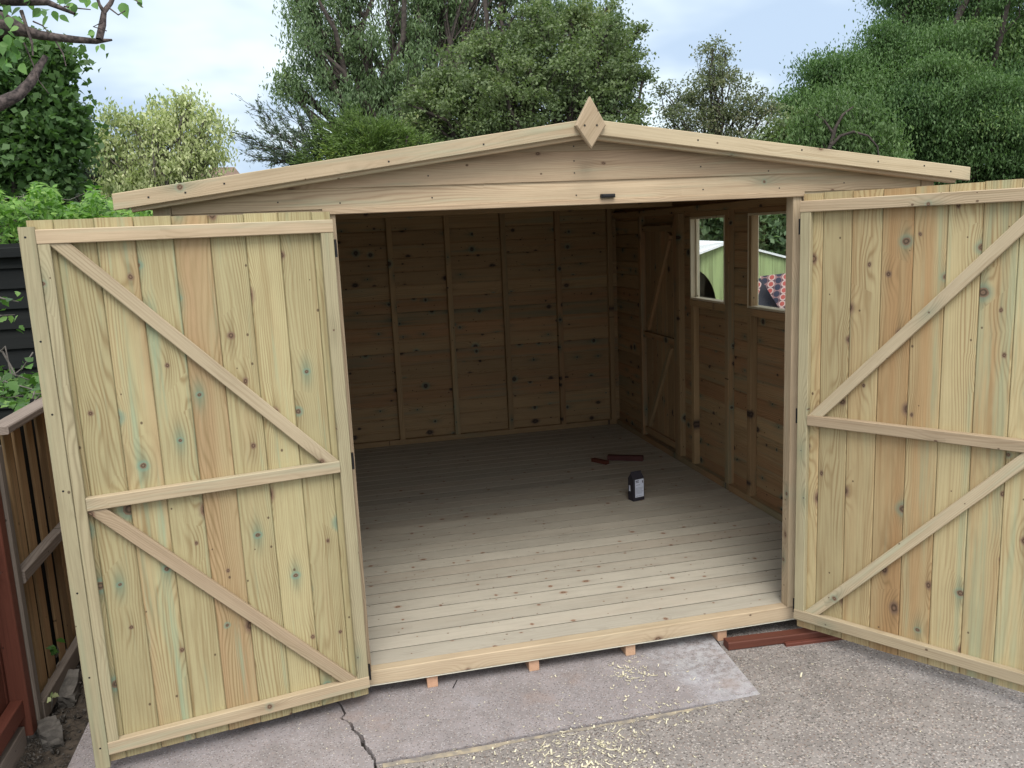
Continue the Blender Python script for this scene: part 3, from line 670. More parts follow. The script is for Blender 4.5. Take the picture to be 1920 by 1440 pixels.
# red stained timbers under the right corner of the shed
setorg((1.8,0,GZ)); q=Wd(); q.bar((1.545,-.046,GZ+.017),(2.12,-.083,GZ+.017),.055,.036,(0,1,0),.003); tag(q.build('red_beam',M['redwood']),'red brown stained timber beam lying on the ground under the right end of the sill','timber beam')
setorg((1.95,-.1,GZ)); q=Wd(); q.bar((1.80,-.105,GZ+.002),(2.10,-.124,GZ+.002),.022,.018,(0,1,0),.002); tag(q.build('red_strip',M['redwood']),'narrow red brown timber strip on the driveway in front of the thicker beam','timber strip')
# black nail leaning under the sill
tb=Tb(); setorg((.33,.03,GZ)); tb.tube([onz(849,1291,GZ)+v3(0,0,.002),onz(849,1291,GZ)+v3(.02,.0,.035)],[.0022,.0022],6); tag(tb.build('nail',M['black'],None),'small black nail on the concrete under the sill left of a bearer end','nail')

# ------------------------------------------------------------ shavings
def shavings():
    V=[];Fc=[];n=0; r_=random.Random(21)
    zones=[((1095,1405),95,38,130),((1250,1330),60,16,70),((1100,1415),70,22,260),((1175,1262),22,10,60),((1185,1258),28,16,45),((1160,1385),60,25,60),((1000,1425),70,25,40),((1150,1300),180,60,45),((1390,1260),140,80,16)]
    for (cu,cv),su,sv,k in zones:
        for _ in range(k):
            u=r_.gauss(cu,su);v=r_.gauss(cv,sv)
            if v>1460 or v<1225 : continue
            p=onz(u,v,GZ)
            zg=GZ if p[1]>-.42 and p[0]<1.5 else GZ-.003
            p=v3(p[0],p[1],zg+.002)
            ln=r_.choice([.036,.024,.016,.011,.007,.006,.005])*r_.uniform(.7,1.3); wd=min(ln*.4,r_.uniform(.002,.008)); th=r_.uniform(0,6.28); cu_=r_.uniform(1.,5.5); d=v3(math.cos(th),math.sin(th),0); up=v3(0,0,1); sd=np.cross(d,up)
            tl=r_.uniform(-.6,.6); m_=7; rad=ln/cu_; 
            for j in range(m_):
                a=-cu_/2+cu_*j/(m_-1); q_=p+d*rad*math.sin(a)*1.0+up*(rad*(1-math.cos(a)))*.75+sd*(tl*ln*j/m_)
                V+=[q_-sd*wd/2,q_+sd*wd/2]
            for j in range(m_-1): Fc.append((n+2*j,n+2*j+1,n+2*j+3,n+2*j+2))
            n+=2*m_
    for _ in range(260):
        u=r_.uniform(560,1900);v=r_.uniform(1230,1440); p=onz(u,v,GZ); 
        if p[1]>-.02: continue
        zg=GZ if (p[1]>-.42 and p[0]<1.5) or p[0]<-.03 else GZ-.003
        s_=r_.uniform(.0012,.0035); p=v3(p[0],p[1],zg+.0015); th=r_.uniform(0,3)
        d=v3(math.cos(th),math.sin(th),0)*s_; e=v3(-d[1],d[0],.0)
        V+=[p-d,p+e,p+d+v3(0,0,.002),p-e]; Fc.append((n,n+1,n+2,n+3)); n+=4
    setorg((0,0,0)); o=fast('wood_shavings',np.array(V),np.array(Fc),M['shav']); tag(o,'curled pale wood shavings scattered on the concrete in front of the sill','shavings',kind='stuff')
shavings()

# ------------------------------------------------------------ left fences
FX=-1.345
fen=thing('slatted_fence','low weathered brown fence of upright slats between rails beside the left door','fence',(FX,1.2,-.15))
y=.285; q=Wd(); k=0
while y<2.45:
    w_=rng.uniform(.068,.085); dx=rng.uniform(-.006,.006)
    q.bar((FX+dx,y,-.14),(FX+dx,y+rng.uniform(-.012,.012),1.05),w_,.012,(0,1,0),.002); y+=w_+rng.uniform(.045,.06)
q.build('slats',M['weath'],fen)
q=Wd(); y=.27
while y<2.45: q.bar((FX-.06,y,-.14),(FX-.06,y,1.04),.125,.01,(0,1,0),.002); y+=.122
q.build('backing_boards',M['blackwood'],fen)
for z_,hh,dp_,mt_ in ((1.073,.030,.085,'greywood'),(.485,.05,.045,'greywood'),(-.09,.085,.035,'greywood')):
    q=Wd(); q.bar((FX+.03,.25,z_),(FX+.03,2.45,z_-.01),hh,dp_,(0,0,1),.004); q.build('rail',M[mt_],fen)
q=Wd(); q.box((FX-.01,.195,-.2),(FX+.045,.245,1.02),2,.006); q.build('post',M['greywood'],fen)
rf=thing('red_fence','red brown stained fence panel at the left edge of the picture','fence',(-1.36,-.4,-.15))
q=Wd(); y=-1.2
while y<.165: q.bar((-1.385,y+.06,-.1),(-1.385,y+.06,1.0),.118,.014,(0,1,0),.003); y+=.12
q.build('boards',M['redwood'],rf)
q=Wd(); q.box((-1.376,.135,-.12),(-1.31,.192,1.03),2,.004); q.build('post',M['redwood'],rf)
for z_ in (.0,.74): q=Wd(); q.bar((-1.35,-1.2,z_),(-1.35,.132,z_),.07,.045,(0,0,1),.003); q.build('rail',M['redwood'],rf)
q=Wd(); q.bar((-1.36,-1.2,-.12),(-1.36,.13,-.12),.09,.05,(0,0,1),.003); q.build('gravel_board',M['greywood'],rf)
df=thing('black_fence','tall black stained fence of overlapping horizontal boards behind the slatted fence','fence',(-2.5,2.6,-.2))
q=Wd(); z=-.1
while z<1.68:
    q.ext([(0,-.028),(.15,-.004),(.15,.004),(0,-.014)],(-5.5,2.62,z),(-.85,2.62,z),(0,0,1),(0,1,0)); z+=.125
q.build('boards',M['blackwood'],df)
q=Wd(); q.bar((-5.5,2.58,1.745),(-.85,2.58,1.745),.06,.07,(0,0,1),.004); q.build('top_rail',M['blackwood'],df)
for x_ in (-4.6,-2.75,-.9): q=Wd(); q.box((x_,2.625,-.2),(x_+.08,2.70,1.70),2); q.build('post',M['blackwood'],df)
# rubble beside the slab
def rock(name,label,c,s_,seed,cat='rubble'):
    import bmesh
    bm=bmesh.new(); bmesh.ops.create_cube(bm,size=1); bmesh.ops.subdivide_edges(bm,edges=bm.edges[:],cuts=3,use_grid_fill=True); r_=random.Random(seed)
    for v in bm.verts:
        a=Vector(v.co); v.co.x*=s_[0];v.co.y*=s_[1];v.co.z*=s_[2]
        v.co+=Vector([r_.gauss(0,.03)*s_[i] for i in range(3)]); 
        if a.x>.2 and a.y>.2: v.co.x-=.12*s_[0]
    rz=Matrix.Rotation(r_.uniform(-.4,.4),4,'Z')@Matrix.Rotation(r_.uniform(-.15,.15),4,'X'); bmesh.ops.transform(bm,matrix=rz,verts=bm.verts)
    me=bpy.data.meshes.new(name); bm.to_mesh(me); bm.free(); me.materials.append(M['brick']); setorg(c); o=link(name,me,None); tag(o,label,cat); return o
p=onz(95,1375,GZ); rock('concrete_lump','largest broken grey concrete lump beside the red fence base','c' and v3(p[0],p[1],-.125),(.075,.11,.085),1)
p=onz(128,1290,GZ); rock('concrete_lump','long broken concrete lump on soil behind the free edge of the left door',v3(p[0]+.01,p[1],-.13),(.06,.20,.065),2)
p=onz(150,1268,GZ); rock('concrete_lump','small concrete lump furthest along the soil strip towards the shed',v3(p[0]+.03,p[1]+.12,-.14),(.06,.12,.05),3)
# loose grit
V=[];n=0;Fc=[]
C_=[];
for _ in range(5000):
    x_=-1.33+abs(rng.gauss(0,.09));y_=rng.uniform(-.6,1.7); s_=rng.choice([.002,.003,.003,.005,.008])*rng.uniform(.6,1.2)
    if x_>-1.10: continue
    c_=v3(x_,y_,-.163+rng.uniform(0,.03)*(1 if x_<-1.2 else .6)); vs=[c_+v3(rng.gauss(0,1),rng.gauss(0,1),rng.gauss(0,.7))*s_*.8 for _ in range(4)]
    V+=vs; Fc+=[(n,n+1,n+2),(n,n+2,n+3),(n,n+3,n+1),(n+1,n+3,n+2)]; n+=4
setorg((0,0,0)); tag(fast('soil_grit',np.array(V),np.array(Fc),M['brick']),'loose grit and crumbs of soil along the foot of the fences','grit',kind='stuff')
setorg((-1.0,0,-.12)); # small paving edge board against the slab
q=Wd(); q.bar((-1.16,.55,-.135),(-1.12,1.3,-.14),.05,.03,(0,0,1),.003); tag(q.build('broken_board',M['greywood']),'thin grey broken board lying on the soil between fence and slab','board')

# ------------------------------------------------------------ leafy near things
def bigleaf(V,Fc,T,c,d,nrm_,L,W_,tone,lobes=0):
    d=nrm(d); B=nrm(np.cross(nrm_,d)); N=np.cross(d,B); n=len(V)
    if lobes: prof=[(0,.0),(.12,.5),(.3,.95),(.42,.62),(.6,.72),(.75,.36),(1,0)]
    else: prof=[(0,0),(.1,.55),(.3,.95),(.55,.8),(.8,.38),(1,0)]
    V.append(c)
    for s_,w_ in prof[1:-1]:
        z_=-.12*L*(s_**2)
        V.append(c+d*L*s_+N*z_); V.append(c+d*L*s_+B*W_*.5*w_+N*(z_+.10*W_*w_)); V.append(c+d*L*s_-B*W_*.5*w_+N*(z_+.10*W_*w_))
    V.append(c+d*L+N*(-.12*L)); m_=len(prof)-2
    T+= [tone]*(len(V)-n)
    Fc.append((n,n+1,n+2));Fc.append((n,n+3,n+1))
    for k in range(m_-1):
        a=n+1+3*k; b2=a+3; Fc.append((a,b2,b2+1)); Fc.append((a,b2+1,a+1)); Fc.append((a,a+2,b2+2)); Fc.append((a,b2+2,b2))
    e=n+1+3*(m_-1); l_=len(V)-1; Fc.append((e,l_,e+1)); Fc.append((e,e+2,l_))
# overhanging old tree, trunk just outside the frame
r0=thing('old_tree','gnarled old tree reaching over from the left with bare bent branches and bright leaves','tree',(-2.1,.7,-.2))
tb=Tb(); A=lambda u,v,L: at(u,v,L)
tb.tube([(-2.1,.7,-.2),(-2.08,.72,.8),(-2.0,.66,1.7),A(-260,210,3.3),A(-130,70,3.25),A(-50,40,3.2),A(5,50,3.2)],[.2,.17,.15,.13,.1,.075,.062],12,.07)
tb.tube([A(-20,45,3.2),A(15,48,3.2),A(45,58,3.22),A(75,66,3.24),A(105,70,3.25),A(140,74,3.27),A(180,77,3.3),A(210,75,3.3)],[.06,.04,.022,.017,.014,.013,.011,.004],10,.12)
tb.tube([A(186,74,3.29),A(192,45,3.3),A(195,22,3.3),A(208,5,3.31),A(222,-30,3.33)],[.013,.014,.011,.009,.007],8,.08)
tb.tube([A(196,24,3.3),A(186,8,3.28),A(178,-20,3.26)],[.009,.007,.006],6,.05)
tb.tube([A(-30,210,3.15),A(5,190,3.17),A(35,178,3.2),A(58,155,3.22),A(72,128,3.24),A(86,106,3.26)],[.026,.024,.021,.018,.015,.010],10,.14)
tb.tube([A(-30,-14,3.2),A(30,-4,3.2),A(90,4,3.22),A(140,26,3.2)],[.05,.028,.012,.005],9,.1)
tb.tube([A(40,20,3.2),A(60,80,3.2),A(62,105,3.2)],[.008,.005,.003],5)
for pts in ([(105,78),(118,100),(124,124)],[(45,80),(62,120),(72,150),(92,176)],[(62,40),(80,48),(92,62)],[(120,12),(150,16),(170,18)],[(205,15),(222,28),(235,20)],[(228,-12),(255,0),(268,14)],[(192,42),(175,50),(200,58)]):
    tb.tube([A(u,v,3.22) for u,v in pts],[.0035,.0028,.002,.0012][:len(pts)],5)
tb.build('trunk',M['barkn'],r0)
V=[];Fc=[];T=[]; r_=random.Random(3)
def lf(u,v,L,px,du,dv,tone,dep=3.25): 
    c_=A(u,v,dep); d_=RT*du-UP*dv+FW*r_.uniform(-.4,.4); nn=-FW*1.+UP*r_.uniform(-.2,.9)+RT*r_.uniform(-.6,.6); bigleaf(V,Fc,T,c_,d_,nn,L,L*px,tone)
for (u,v,L,du,dv) in [(228,5,.062,.35,1),(252,-8,.05,.7,.6),(260,2,.03,.5,1),(90,30,.05,-.6,1),(100,20,.04,.3,1),(75,15,.05,-.5,.9),(130,5,.05,.5,1),(125,18,.035,.9,.3),(170,55,.035,.1,.9),(178,62,.03,-.8,.3),(185,85,.03,-.4,1),(190,82,.03,.5,1),(35,95,.045,-.6,.9),(25,80,.05,-.3,1),(15,68,.05,.3,1),(60,85,.035,.6,.8),(5,110,.05,.2,1),(40,125,.035,.5,.9),(92,72,.03,1,.9),(175,5,.04,.6,.8),(165,-5,.04,-.4,1)]:
    lf(u,v,L,.72,du,dv,r_.uniform(.5,1))
for _ in range(170):
    u=r_.choice([r_.uniform(-80,60),r_.uniform(0,150),r_.uniform(-60,30)]);v=r_.uniform(-60,30) if u>40 else r_.uniform(-40,130)
    lf(u,v,r_.uniform(.025,.055),.7,r_.uniform(-1,1),r_.uniform(0,1.2),r_.random(),r_.uniform(3.0,3.5))
fast('crown',np.array(V),np.array(Fc),M['l_lime'],r0,tone=np.array(T),smooth=True)
def leafmass(name,label,cat,pts_fn,n,L0,L1,mat,loc,asp=.8,seed=1,stems=()):
    root=thing(name,label,cat,loc); V=[];Fc=[];T=[];r_=random.Random(seed)
    for _ in range(n):
        p=pts_fn(r_); d_=v3(r_.gauss(0,1),r_.gauss(0,1)-.3,r_.uniform(-1.2,.5)); nn=v3(r_.gauss(0,.6),-.5+r_.gauss(0,.6),1.)
        L=r_.uniform(L0,L1); bigleaf(V,Fc,T,p,d_,nn,L,L*asp,r_.random(),1 if asp>.7 else 0)
    fast('leaves',np.array(V),np.array(Fc),mat,root,tone=np.array(T),smooth=True)
    tb=Tb()
    for st in stems: tb=Tb(); tb.tube(st,[.005]*(len(st)-1)+[.002],6,.1); tb.build('stem',M['barkg'],root)
    if not stems: 
        for _ in range(12): a=pts_fn(r_); b2=pts_fn(r_); tb.limb(a,b2,.004,.002,4,.1,5)
    if not stems: tb.build('stems',M['barkg'],root)
    return root
leafmass('ivy','bright green ivy spilling over the slatted fence in front of the black fence','ivy',lambda r_: v3(-1.62+r_.gauss(0,.16),1.25+r_.gauss(0,.38),1.06+abs(r_.gauss(0,.07))-.03),420,.03,.07,M['l_ivy'],(-1.6,1.3,-.15),.9,2)
ivs=[[A(-30,690,4.2),A(10,650,4.2),A(20,700,4.2),A(55,712,4.2)],[A(-40,640,4.2),A(5,660,4.2),A(22,690,4.2),A(30,705,4.15)]]
leafmass('ivy_sprig','few pale ivy leaves on a thin stem hanging before the black boards','ivy',lambda r_: A(r_.uniform(-25,38),r_.choice([552,560,590,612])+r_.gauss(0,6),4.1),13,.035,.06,M['l_ivy'],(-1.5,1.0,-.15),.85,5,[[A(-30,548,4.1),A(5,560,4.1),A(35,566,4.1)],[A(-30,585,4.1),A(0,592,4.1),A(28,590,4.1)]]+ivs)
leafmass('ivy_sprig','single light green leaf growing through the lower part of the slatted fence','ivy',lambda r_: v3(FX+.04,.52,.06)+v3(0,r_.gauss(0,.015),r_.gauss(0,.012)),4,.04,.055,M['l_ivy'],(FX+.03,.5,-.15),.9,8,[[v3(FX+.02,.55,.0),v3(FX+.035,.54,.03),v3(FX+.04,.52,.06)]])
leafmass('ivy_sprig','yellowish leaf low down at the foot of the slatted fence','ivy',lambda r_: v3(FX+.06,.33,-.06)+v3(0,r_.gauss(0,.012),r_.gauss(0,.01)),3,.03,.045,M['l_acer'],(FX+.06,.33,-.15),.9,9,[[v3(FX+.04,.33,-.14),v3(FX+.05,.33,-.1),v3(FX+.06,.33,-.06)]])
# laurel hedge behind the black fence
def hb(r_):
    u=r_.uniform(-60,330); top=362+ (0 if u<60 else (u-60)*.12)+ 18*math.sin(u*.06)+10*math.sin(u*.17)
    L=r_.uniform(6.2,7.4); v=top+abs(r_.gauss(0,45)); p=A(u,v,L); return p
leafmass('laurel_bush','bright green leafy bush showing above the black fence and left door','bush',hb,5200,.04,.085,M['l_bright'],(-2.3,3.8,-.2),.42,4)

# ------------------------------------------------------------ background trees
def T(u,v,L,rpx): p=at(u,v,L); return (p[0],p[1],p[2],rpx/F*L)
def base(u,L): p=at(u,300,L); return (p[0],p[1],-.21)
tree('ash_tree','tall airy ash tree with drooping feathery foliage above the left roof slope','tree',base(740,15),
 [T(600,50,15,48),T(575,120,14.6,34),T(655,-5,15.4,55),T(690,100,15,42),T(640,185,14.6,42),T(760,45,15.6,50),T(770,150,15.2,52),T(715,215,15,50),T(820,10,16,75),T(890,60,16.5,70),T(960,-10,16.5,70),T(1040,25,16.8,60),T(870,-80,16,70),T(1110,45,16.8,50),T(730,-70,15.5,60),T(560,20,15,24),T(555,160,14.7,22)],
 430,125,.19,.078,M['l_ash'],M['bark'],.20,shell=.35,asp=.33,hang=.25,twig=.8,fork=.75)
tree('hawthorn_tree','dense round topped tree with dull brownish green leaves directly behind the ridge','tree',base(1010,12.5),
 [T(830,190,12.6,60),T(880,150,12.8,70),T(900,215,12.4,70),T(960,110,13,75),T(980,190,12.4,85),T(1050,110,12.8,80),T(1060,190,12.2,85),T(1110,60,13,50),T(1120,130,12.5,75),T(1140,200,12.2,65),T(1165,90,12.8,40),T(800,230,12.5,50),T(1175,165,12.5,32)],
 820,95,.15,.052,M['l_apple'],M['bark'],.12,shell=.6,asp=.6,twig=.5,fork=.7)
tree('thorn_tree','small sparse twiggy tree alone against the sky right of the ridge','tree',base(1330,14),
 [T(1290,220,14,45),T(1340,190,14,60),T(1330,130,14,35),T(1385,160,14,26),T(1270,180,14,30),T(1400,225,14,45),T(1335,245,14,60),T(1425,195,14,20),T(1345,95,14,16),T(1250,240,14,28)],
 300,42,.14,.05,M['l_small'],M['bark'],.045,shell=.5,asp=.55,twig=.7,fork=.8)
tree('robinia_tree','very large dark green spreading tree filling the upper right corner','tree',base(1800,17),
 [T(1560,215,17,55),T(1560,150,17,38),T(1620,145,17.4,60),T(1680,90,17.6,65),T(1700,170,17,85),T(1770,50,17.6,80),T(1850,100,16.6,100),T(1800,210,16,95),T(1900,230,15.8,100),T(1700,260,16.5,75),T(1920,20,17,90),T(1980,130,16.5,100),T(1650,210,17.2,65),T(1730,-10,18,50),T(1515,200,17.2,26),T(1850,330,16,80),T(1740,335,16.4,55),T(1830,-60,17.5,80),T(2010,280,16,100),T(1610,190,16.8,50)],
 380,760,.46,.068,M['l_big'],M['bark'],.25,shell=.82,asp=.4,hang=.10,twig=.35,fork=.6,flat=.8,cz=.15)
tree('arching_tree','lighter green tree with a bare branch arching over, just above the right roof slope','tree',base(1560,12),
 [T(1520,260,12,42),T(1560,225,12,45),T(1600,215,12.2,40),T(1640,250,12,42),T(1590,290,12,55),T(1500,290,12,35),T(1660,300,12,35)],
 200,80,.16,.065,M['l_pale'],M['barkg'],.06,shell=.45,asp=.38,hang=.3,twig=.5,fork=.9)
tb=Tb(); setorg(at(1560,300,11.6)); P_=[(1545,300),(1556,275),(1575,255),(1600,247),(1628,255),(1645,275),(1650,305)]
tb.tube([A(u,v,11.6) for u,v in P_],[.03,.026,.022,.018,.015,.012,.008],7,.05); tb.tube([A(u,v,11.6) for u,v in [(1558,272),(1566,240),(1580,215),(1600,200)]],[.03,.024,.018,.01],7,.05); tb.tube([A(u,v,11.6) for u,v in [(1562,250),(1545,225),(1530,215)]],[.02,.012,.006],6,.05)
ab=tb.build('branch',M['bark'],None)
arch=[o for o in bpy.data.objects if o.name.startswith('arching_tree')][0]
ab.parent=arch; ab.location=Vector(ab.location)-arch.location
tree('low_bush_tree','low dull green shrub between the sparse tree and the large dark tree','shrub',base(1460,13),
 [T(1450,270,13,30),T(1480,245,13,32),T(1420,290,13,25),T(1500,275,13,30)],110,60,.16,.08,M['l_apple'],M['bark'],.05,shell=.5,twig=.5,fork=.8)
tree('conifer_hedge','bushy yellow green conifer poking above the left roof slope','conifer',base(690,9),
 [T(620,275,9,36),T(660,255,9,34),T(700,262,9,38),T(740,262,9,34),T(780,270,9,26),T(600,295,9,36),T(690,300,9,55),T(640,310,9,50),T(740,300,9,40),T(800,280,9,18)],
 400,80,.10,.045,M['l_conif'],M['bark'],.07,shell=.6,asp=.22,twig=.3,fork=.5,outer=1.1,up=.1)
# wispy grey conifer left of it
root=thing('wispy_conifer','thin grey green conifer sprays reaching left from the yellow green conifer','conifer',base(590,9.2))
tb=Tb(); Cc=[];Dd=[]; r_=random.Random(14)
org_=A(600,330,9.2)
for (u,v) in [(490,212),(478,262),(500,240),(530,225),(550,222),(515,285),(495,300),(560,250),(540,300),(475,275),(585,230)]:
    e=A(u,v,9.2+r_.uniform(-.5,.5)); Pm=tb.limb(org_+v3(r_.gauss(0,.08),r_.gauss(0,.1),0),e,.016,.003,6,.05,4,.04)
    for k in range(2,7):
        for _ in range(5):
            d_=nrm(e-org_)+v3(r_.gauss(0,.55),r_.gauss(0,.4),r_.gauss(0,.5)); s_=Pm[k]; L=r_.uniform(.06,.22); t_=s_+d_*L; tb.tube([s_,t_],[.004,.0015],3)
            for _ in range(16): Cc.append(s_+d_*L*r_.uniform(.1,1.15)+v3(r_.gauss(0,.014),r_.gauss(0,.014),r_.gauss(0,.014))); Dd.append(d_+v3(r_.gauss(0,.5),r_.gauss(0,.5),r_.gauss(0,.5)))
tb.build('trunk',M['bark'],root); V,Fc=leaves(np.array(Cc),.05,np.array(Dd),.2,.1); fast('crown',V,Fc,M['l_coniff'],root,tone=np.repeat(nr.random(len(Cc)),4))
tree('variegated_maple','pale cream and green variegated maple behind the black fence','tree',base(300,10),
 [T(230,240,10,32),T(300,225,10,34),T(350,220,10,28),T(390,250,10,34),T(260,290,10,45),T(330,280,10,55),T(210,300,10,38),T(390,300,10,34),T(290,330,10,50),T(360,335,10,40),T(190,265,10,18),T(230,350,10,40)],
 300,48,.13,.052,M['l_acer'],M['barkg'],.05,shell=.45,asp=.45,twig=.7,fork=.8,hang=.1)
tree('grey_shrub_tree','thin grey green tree between the dark maple and the pale one','tree',base(150,10.5),
 [T(140,230,10.5,22),T(150,280,10.5,35),T(135,330,10.5,40),T(180,330,10.5,35),T(165,370,10.5,40),T(110,290,10.6,30)],150,42,.12,.05,M['l_grey'],M['bark'],.05,shell=.5,twig=.8,fork=.8)
tree('dark_maple','dark green maple with broad leaves at the left edge below the old branch','tree',base(20,8),
 [T(20,130,8,55),T(70,130,8,40),T(90,180,8,38),T(30,200,8,70),T(80,240,8,50),T(20,290,8,80),T(85,310,8,42),T(-50,160,8,80),T(-60,280,8,90),T(100,270,8,30),T(40,350,8,60)],
 620,80,.17,.075,M['l_dark'],M['bark'],.12,shell=.6,asp=.75,twig=.2,fork=.6)
# distant house
hs=thing('house','distant house of which only a brown tiled ridge shows past the pale maple','house',(A(410,330,26)[0],A(410,330,26)[1],-.21))
hc=A(405,314,26); hx0,hx1=hc[0]-5.5,hc[0]+.55; zt_=hc[2]
V=[(hx0,hc[1],zt_),(hx1,hc[1],zt_),(hx1+1.0,hc[1]-3.2,zt_-1.6),(hx0,hc[1]-3.2,zt_-1.6),(hx0,hc[1]+3.2,zt_-1.6),(hx1+1.0,hc[1]+3.2,zt_-1.6)]
me=bpy.data.meshes.new('roof'); me.from_pydata([tuple(v3(*x_)-ORG) for x_ in V],[],[(0,3,2,1),(0,1,5,4),(1,2,5),(0,4,3)]); me.materials.append(M['rooftile']); link('roof',me,hs)
boxes('wall',[((hx0+.2,hc[1]-2.9,-.21),(hx1+.7,hc[1]+2.9,zt_-1.62))],M['houseb'],hs)

# ------------------------------------------------------------ seen through the windows
tree('window_hedge_tree','dark bluish green hedge tree seen through both windows','tree',base(1400,11.5),
 [T(1300,430,11.5,60),T(1350,450,11.5,60),T(1400,430,11.2,65),T(1450,440,11.2,60),T(1500,440,11,60),T(1420,500,11,60),T(1340,380,11.8,60),T(1470,380,11.5,60),T(1540,480,11,70),T(1260,470,11.5,60)],
 560,70,.18,.10,M['l_ash'],M['bark'],.08,shell=.5,twig=.4,fork=.5)
PD=7.6
ph=thing('playhouse','light green playhouse with white edged roof and round arched opening, seen through the windows','playhouse',onz(1380,700,-.2)*0+v3(at(1380,560,PD)[0],at(1380,560,PD)[1],-.2))
# gable front in a plane facing the shed window
O_=at(1380,560,PD); hx=nrm(v3(RT[0],RT[1],0)); hn=nrm(np.cross(hx,v3(0,0,1))); # hn points towards camera or away
if hn@(CAM-O_)<0: hn=-hn
def pl(u,v,off=0.):
    D=FW+RT*(u-960)/F+UP*(720-v)/F; t_=((O_+hn*off-CAM)@hn)/(D@hn); p=CAM+D*t_; q_=p-O_; return (q_@hx,p[2])
apx=pl(1365,457); le=pl(1290,483); re2=pl(1500,492); cc_=pl(1298,580); rc=pl(1343,565)
rad=abs(rc[0]-cc_[0])*1.0; rz_=pl(1306,505)[1]-cc_[1]
def P3(a,z_,o=0.): return tuple(O_*v3(1,1,0)+hx*a+hn*o+v3(0,0,z_)-ORG)
N_=24; outer=[];inner=[]
for k in range(N_+1):
    th=math.pi*k/N_; inner.append((cc_[0]-math.cos(th)*rad,cc_[1]+math.sin(th)*rz_))
xl_=cc_[0]-rad-.35; zl=le[1]-(le[0]-xl_)*(apx[1]-le[1])/(apx[0]-le[0]); xr_=re2[0]+.1; zr=re2[1]
bt=-.2
V=[];Fc=[]
def strip_(a,b2,o=0.): 
    n=len(V); V.extend([P3(*a[0],o),P3(*a[1],o),P3(*b2[1],o),P3(*b2[0],o)]); Fc.append((n,n+1,n+2,n+3))
def topz(a): return apx[1]-(apx[1]-le[1])*(apx[0]-a)/(apx[0]-le[0]) if a<apx[0] else apx[1]-(apx[1]-re2[1])*(a-apx[0])/(re2[0]-apx[0])
for (a,b2) in zip(inner,inner[1:]): strip_((a,b2),((a[0],topz(a[0])),(b2[0],topz(b2[0]))))
strip_(((xl_,bt),(inner[0][0],bt)),((xl_,topz(xl_)),(inner[0][0],topz(inner[0][0]))))
a=inner[-1][0]; strip_(((a,bt),(apx[0],bt)),((a,topz(a)),(apx[0],apx[1])))
strip_(((apx[0],bt),(xr_,bt)),((apx[0],apx[1]),(xr_,topz(xr_))))
me=bpy.data.meshes.new('front_wall'); me.from_pydata(V,[],Fc); me.materials.append(M['playgreen']); o=link('front_wall',me,ph); md=o.modifiers.new('t','SOLIDIFY'); md.thickness=.02; md.offset=0
V=[P3(xl_,bt,-1.1),P3(xr_,bt,-1.1),P3(xr_,topz(xr_)-.02,-1.1),P3(apx[0],apx[1]-.02,-1.1),P3(xl_,topz(xl_)-.02,-1.1),P3(xl_,bt,-.02),P3(xl_,topz(xl_)-.02,-.02),P3(xr_,bt,-.02),P3(xr_,topz(xr_)-.02,-.02)]
me=bpy.data.meshes.new('back_and_side_walls'); me.from_pydata(V,[],[(0,1,2,3,4),(0,5,6,4),(1,7,8,2)]); me.materials.append(M['darkin']); link('back_and_side_walls',me,ph)
for sg,(xe) in ((0,xl_-.1),(1,xr_+.05)):
    t0=.012
    ze=topz(xe)
    n0=.16; n1_=-1.15
    if sg==0: V=[P3(apx[0],apx[1]+t0,n0*.2),P3(xe,ze+t0,.30),P3(xe,ze+t0,n1_),P3(apx[0],apx[1]+t0,n1_)]
    else: V=[P3(apx[0],apx[1]+t0,.04),P3(xe,ze+t0,.04),P3(xe,ze+t0,n1_),P3(apx[0],apx[1]+t0,n1_)]
    me=bpy.data.meshes.new('roof_panel'); me.from_pydata(V,[],[(0,1,2,3)]); me.materials.append(M['whitetrim']); o=link('roof_panel',me,ph); md=o.modifiers.new('t','SOLIDIFY'); md.thickness=.018; md.offset=0
# raised white verge on the left slope (turned up sheet)
a0=(le[0]-.12,topz(le[0]-.12)); V=[P3(a0[0],a0[1]+.012,.05),P3(apx[0],apx[1]+.012,.05),P3(apx[0],apx[1]+.022,.05),P3(a0[0],pl(1290,466)[1],.05)]
me=bpy.data.meshes.new('verge_sheet'); me.from_pydata(V,[],[(0,1,2,3)]); me.materials.append(M['whitetrim']); o=link('verge_sheet',me,ph); md=o.modifiers.new('t','SOLIDIFY'); md.thickness=.01
# patterned cloth
mt,b,p,o=newmat('patterned_cloth'); ta=b.n('ShaderNodeAttribute',attribute_name='wc'); X,Y,Z=b.sep(ta.outputs['Vector'])
cw=.058; colx=b.m('DIVIDE',X,cw); ci=b.m('FLOOR',colx); odd=b.m('MODULO',b.m('ADD',ci,100.),2.)
fx=b.m('SUBTRACT',b.m('FRACT',colx),.5); fy=b.m('SUBTRACT',b.m('FRACT',b.m('ADD',b.m('DIVIDE',Y,cw*.98),b.m('MULTIPLY',odd,.5))),.5)
rr=b.m('SQRT',b.m('ADD',b.m('MULTIPLY',fx,fx),b.m('MULTIPLY',fy,fy)))
red=b.mix(b.ss(rr,.36,.31),(.60,.45,.43),(.46,.10,.09)); red=b.mix(b.ss(rr,.46,.54),red,(.10,.05,.07))
nav=b.mix(b.ss(rr,.47,.42),(.30,.17,.18),(.035,.04,.075))
b.l(b.mix(odd,nav,red),p.inputs['Base Color']); M['cloth']=mt
CD=7.15
O2=at(1450,545,CD)
ct=thing('patterned_tent','navy cloth tent with rows of red dots, seen through the nearer window','tent',(O2[0],O2[1],-.2))
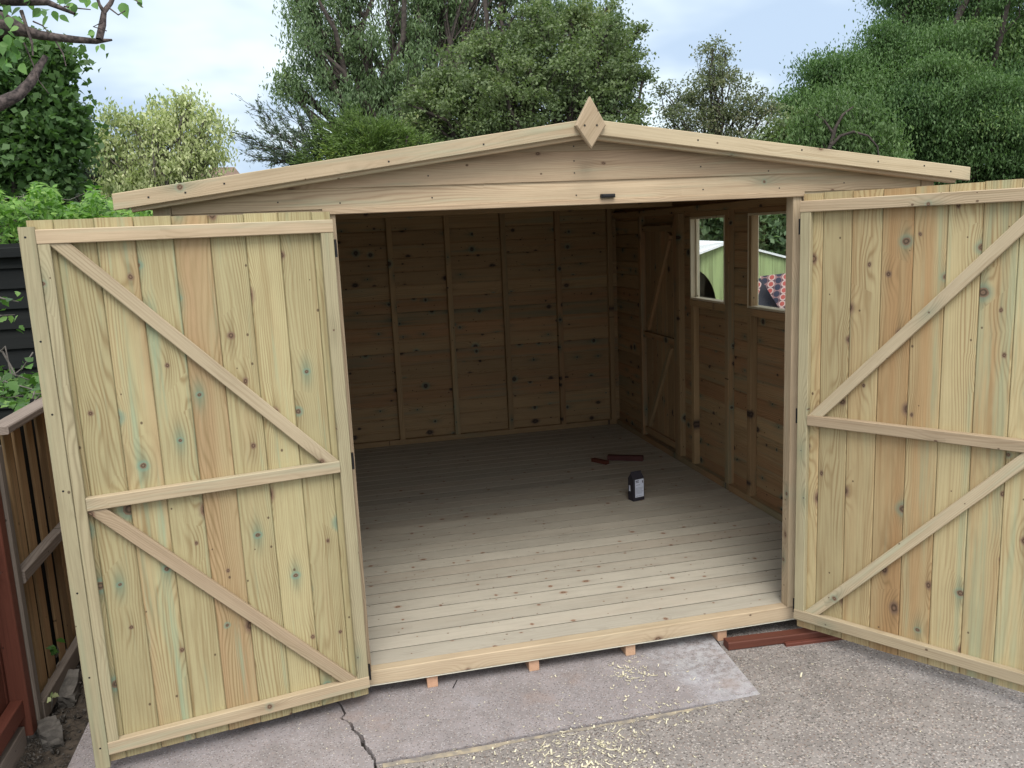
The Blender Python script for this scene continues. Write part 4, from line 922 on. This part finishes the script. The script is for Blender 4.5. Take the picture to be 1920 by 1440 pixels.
def pc(u,v,off):
    D=FW+RT*(u-960)/F+UP*(720-v)/F; t_=((O2+hn*off-CAM)@hn)/(D@hn); p=CAM+D*t_; return p
def panel(name,quad,nu=12,nv=10,wave=.012):
    V=[];W_=[];Fc=[]; q0,q1,q2,q3=[v3(*x_) for x_ in quad]
    for j in range(nv+1):
        for i in range(nu+1):
            s_,t_=i/nu,j/nv; p=q0*(1-s_)*(1-t_)+q1*s_*(1-t_)+q2*s_*t_+q3*(1-s_)*t_; p=p+hn*wave*math.sin(s_*9)*(1-.3*t_)
            V.append(p-ORG); q_=p-O2; W_.append((q_@hx-.12*(q_[2]),q_[2],0))
    for j in range(nv):
        for i in range(nu): n=j*(nu+1)+i; Fc.append((n,n+1,n+nu+2,n+nu+1))
    me=bpy.data.meshes.new(name); me.from_pydata([tuple(x_) for x_ in V],[],Fc); a=me.attributes.new('wc','FLOAT_VECTOR','POINT'); a.data.foreach_set('vector',np.array(W_,np.float32).ravel()); me.materials.append(M['cloth'])
    o=link(name,me,ct); md=o.modifiers.new('t','SOLIDIFY'); md.thickness=.004
    return o
low=lambda p:v3(p[0],p[1],-.15)
# right flap (slants down right), left flap, opening between them
panel('cloth_flap',[pc(1468,590,.0),pc(1600,640,.0),pc(1590,498,0.),pc(1424,518,0.)])
panel('cloth_flap',[pc(1402,600,.02),pc(1414,580,.02),pc(1428,532,.02),pc(1410,512,.02)],5,8)
boxes('tent_inside',[((-.9,.12,-.2),(1.2,.5,1.05))],M['darkin'],ct) if False else None
V=[pc(1380,760,-.1)-ORG,pc(1600,790,-.1)-ORG,pc(1590,505,-.1)-ORG,pc(1424,522,-.1)-ORG,pc(1395,560,-.1)-ORG]
me=bpy.data.meshes.new('tent_inner'); me.from_pydata([tuple(x_) for x_ in V],[],[(0,1,2,3,4)]); M['navy']=plain('navy_lining',(.05,.06,.09),.8); me.materials.append(M['navy']); o=link('tent_inner',me,ct); md=o.modifiers.new('t','SOLIDIFY'); md.thickness=.02
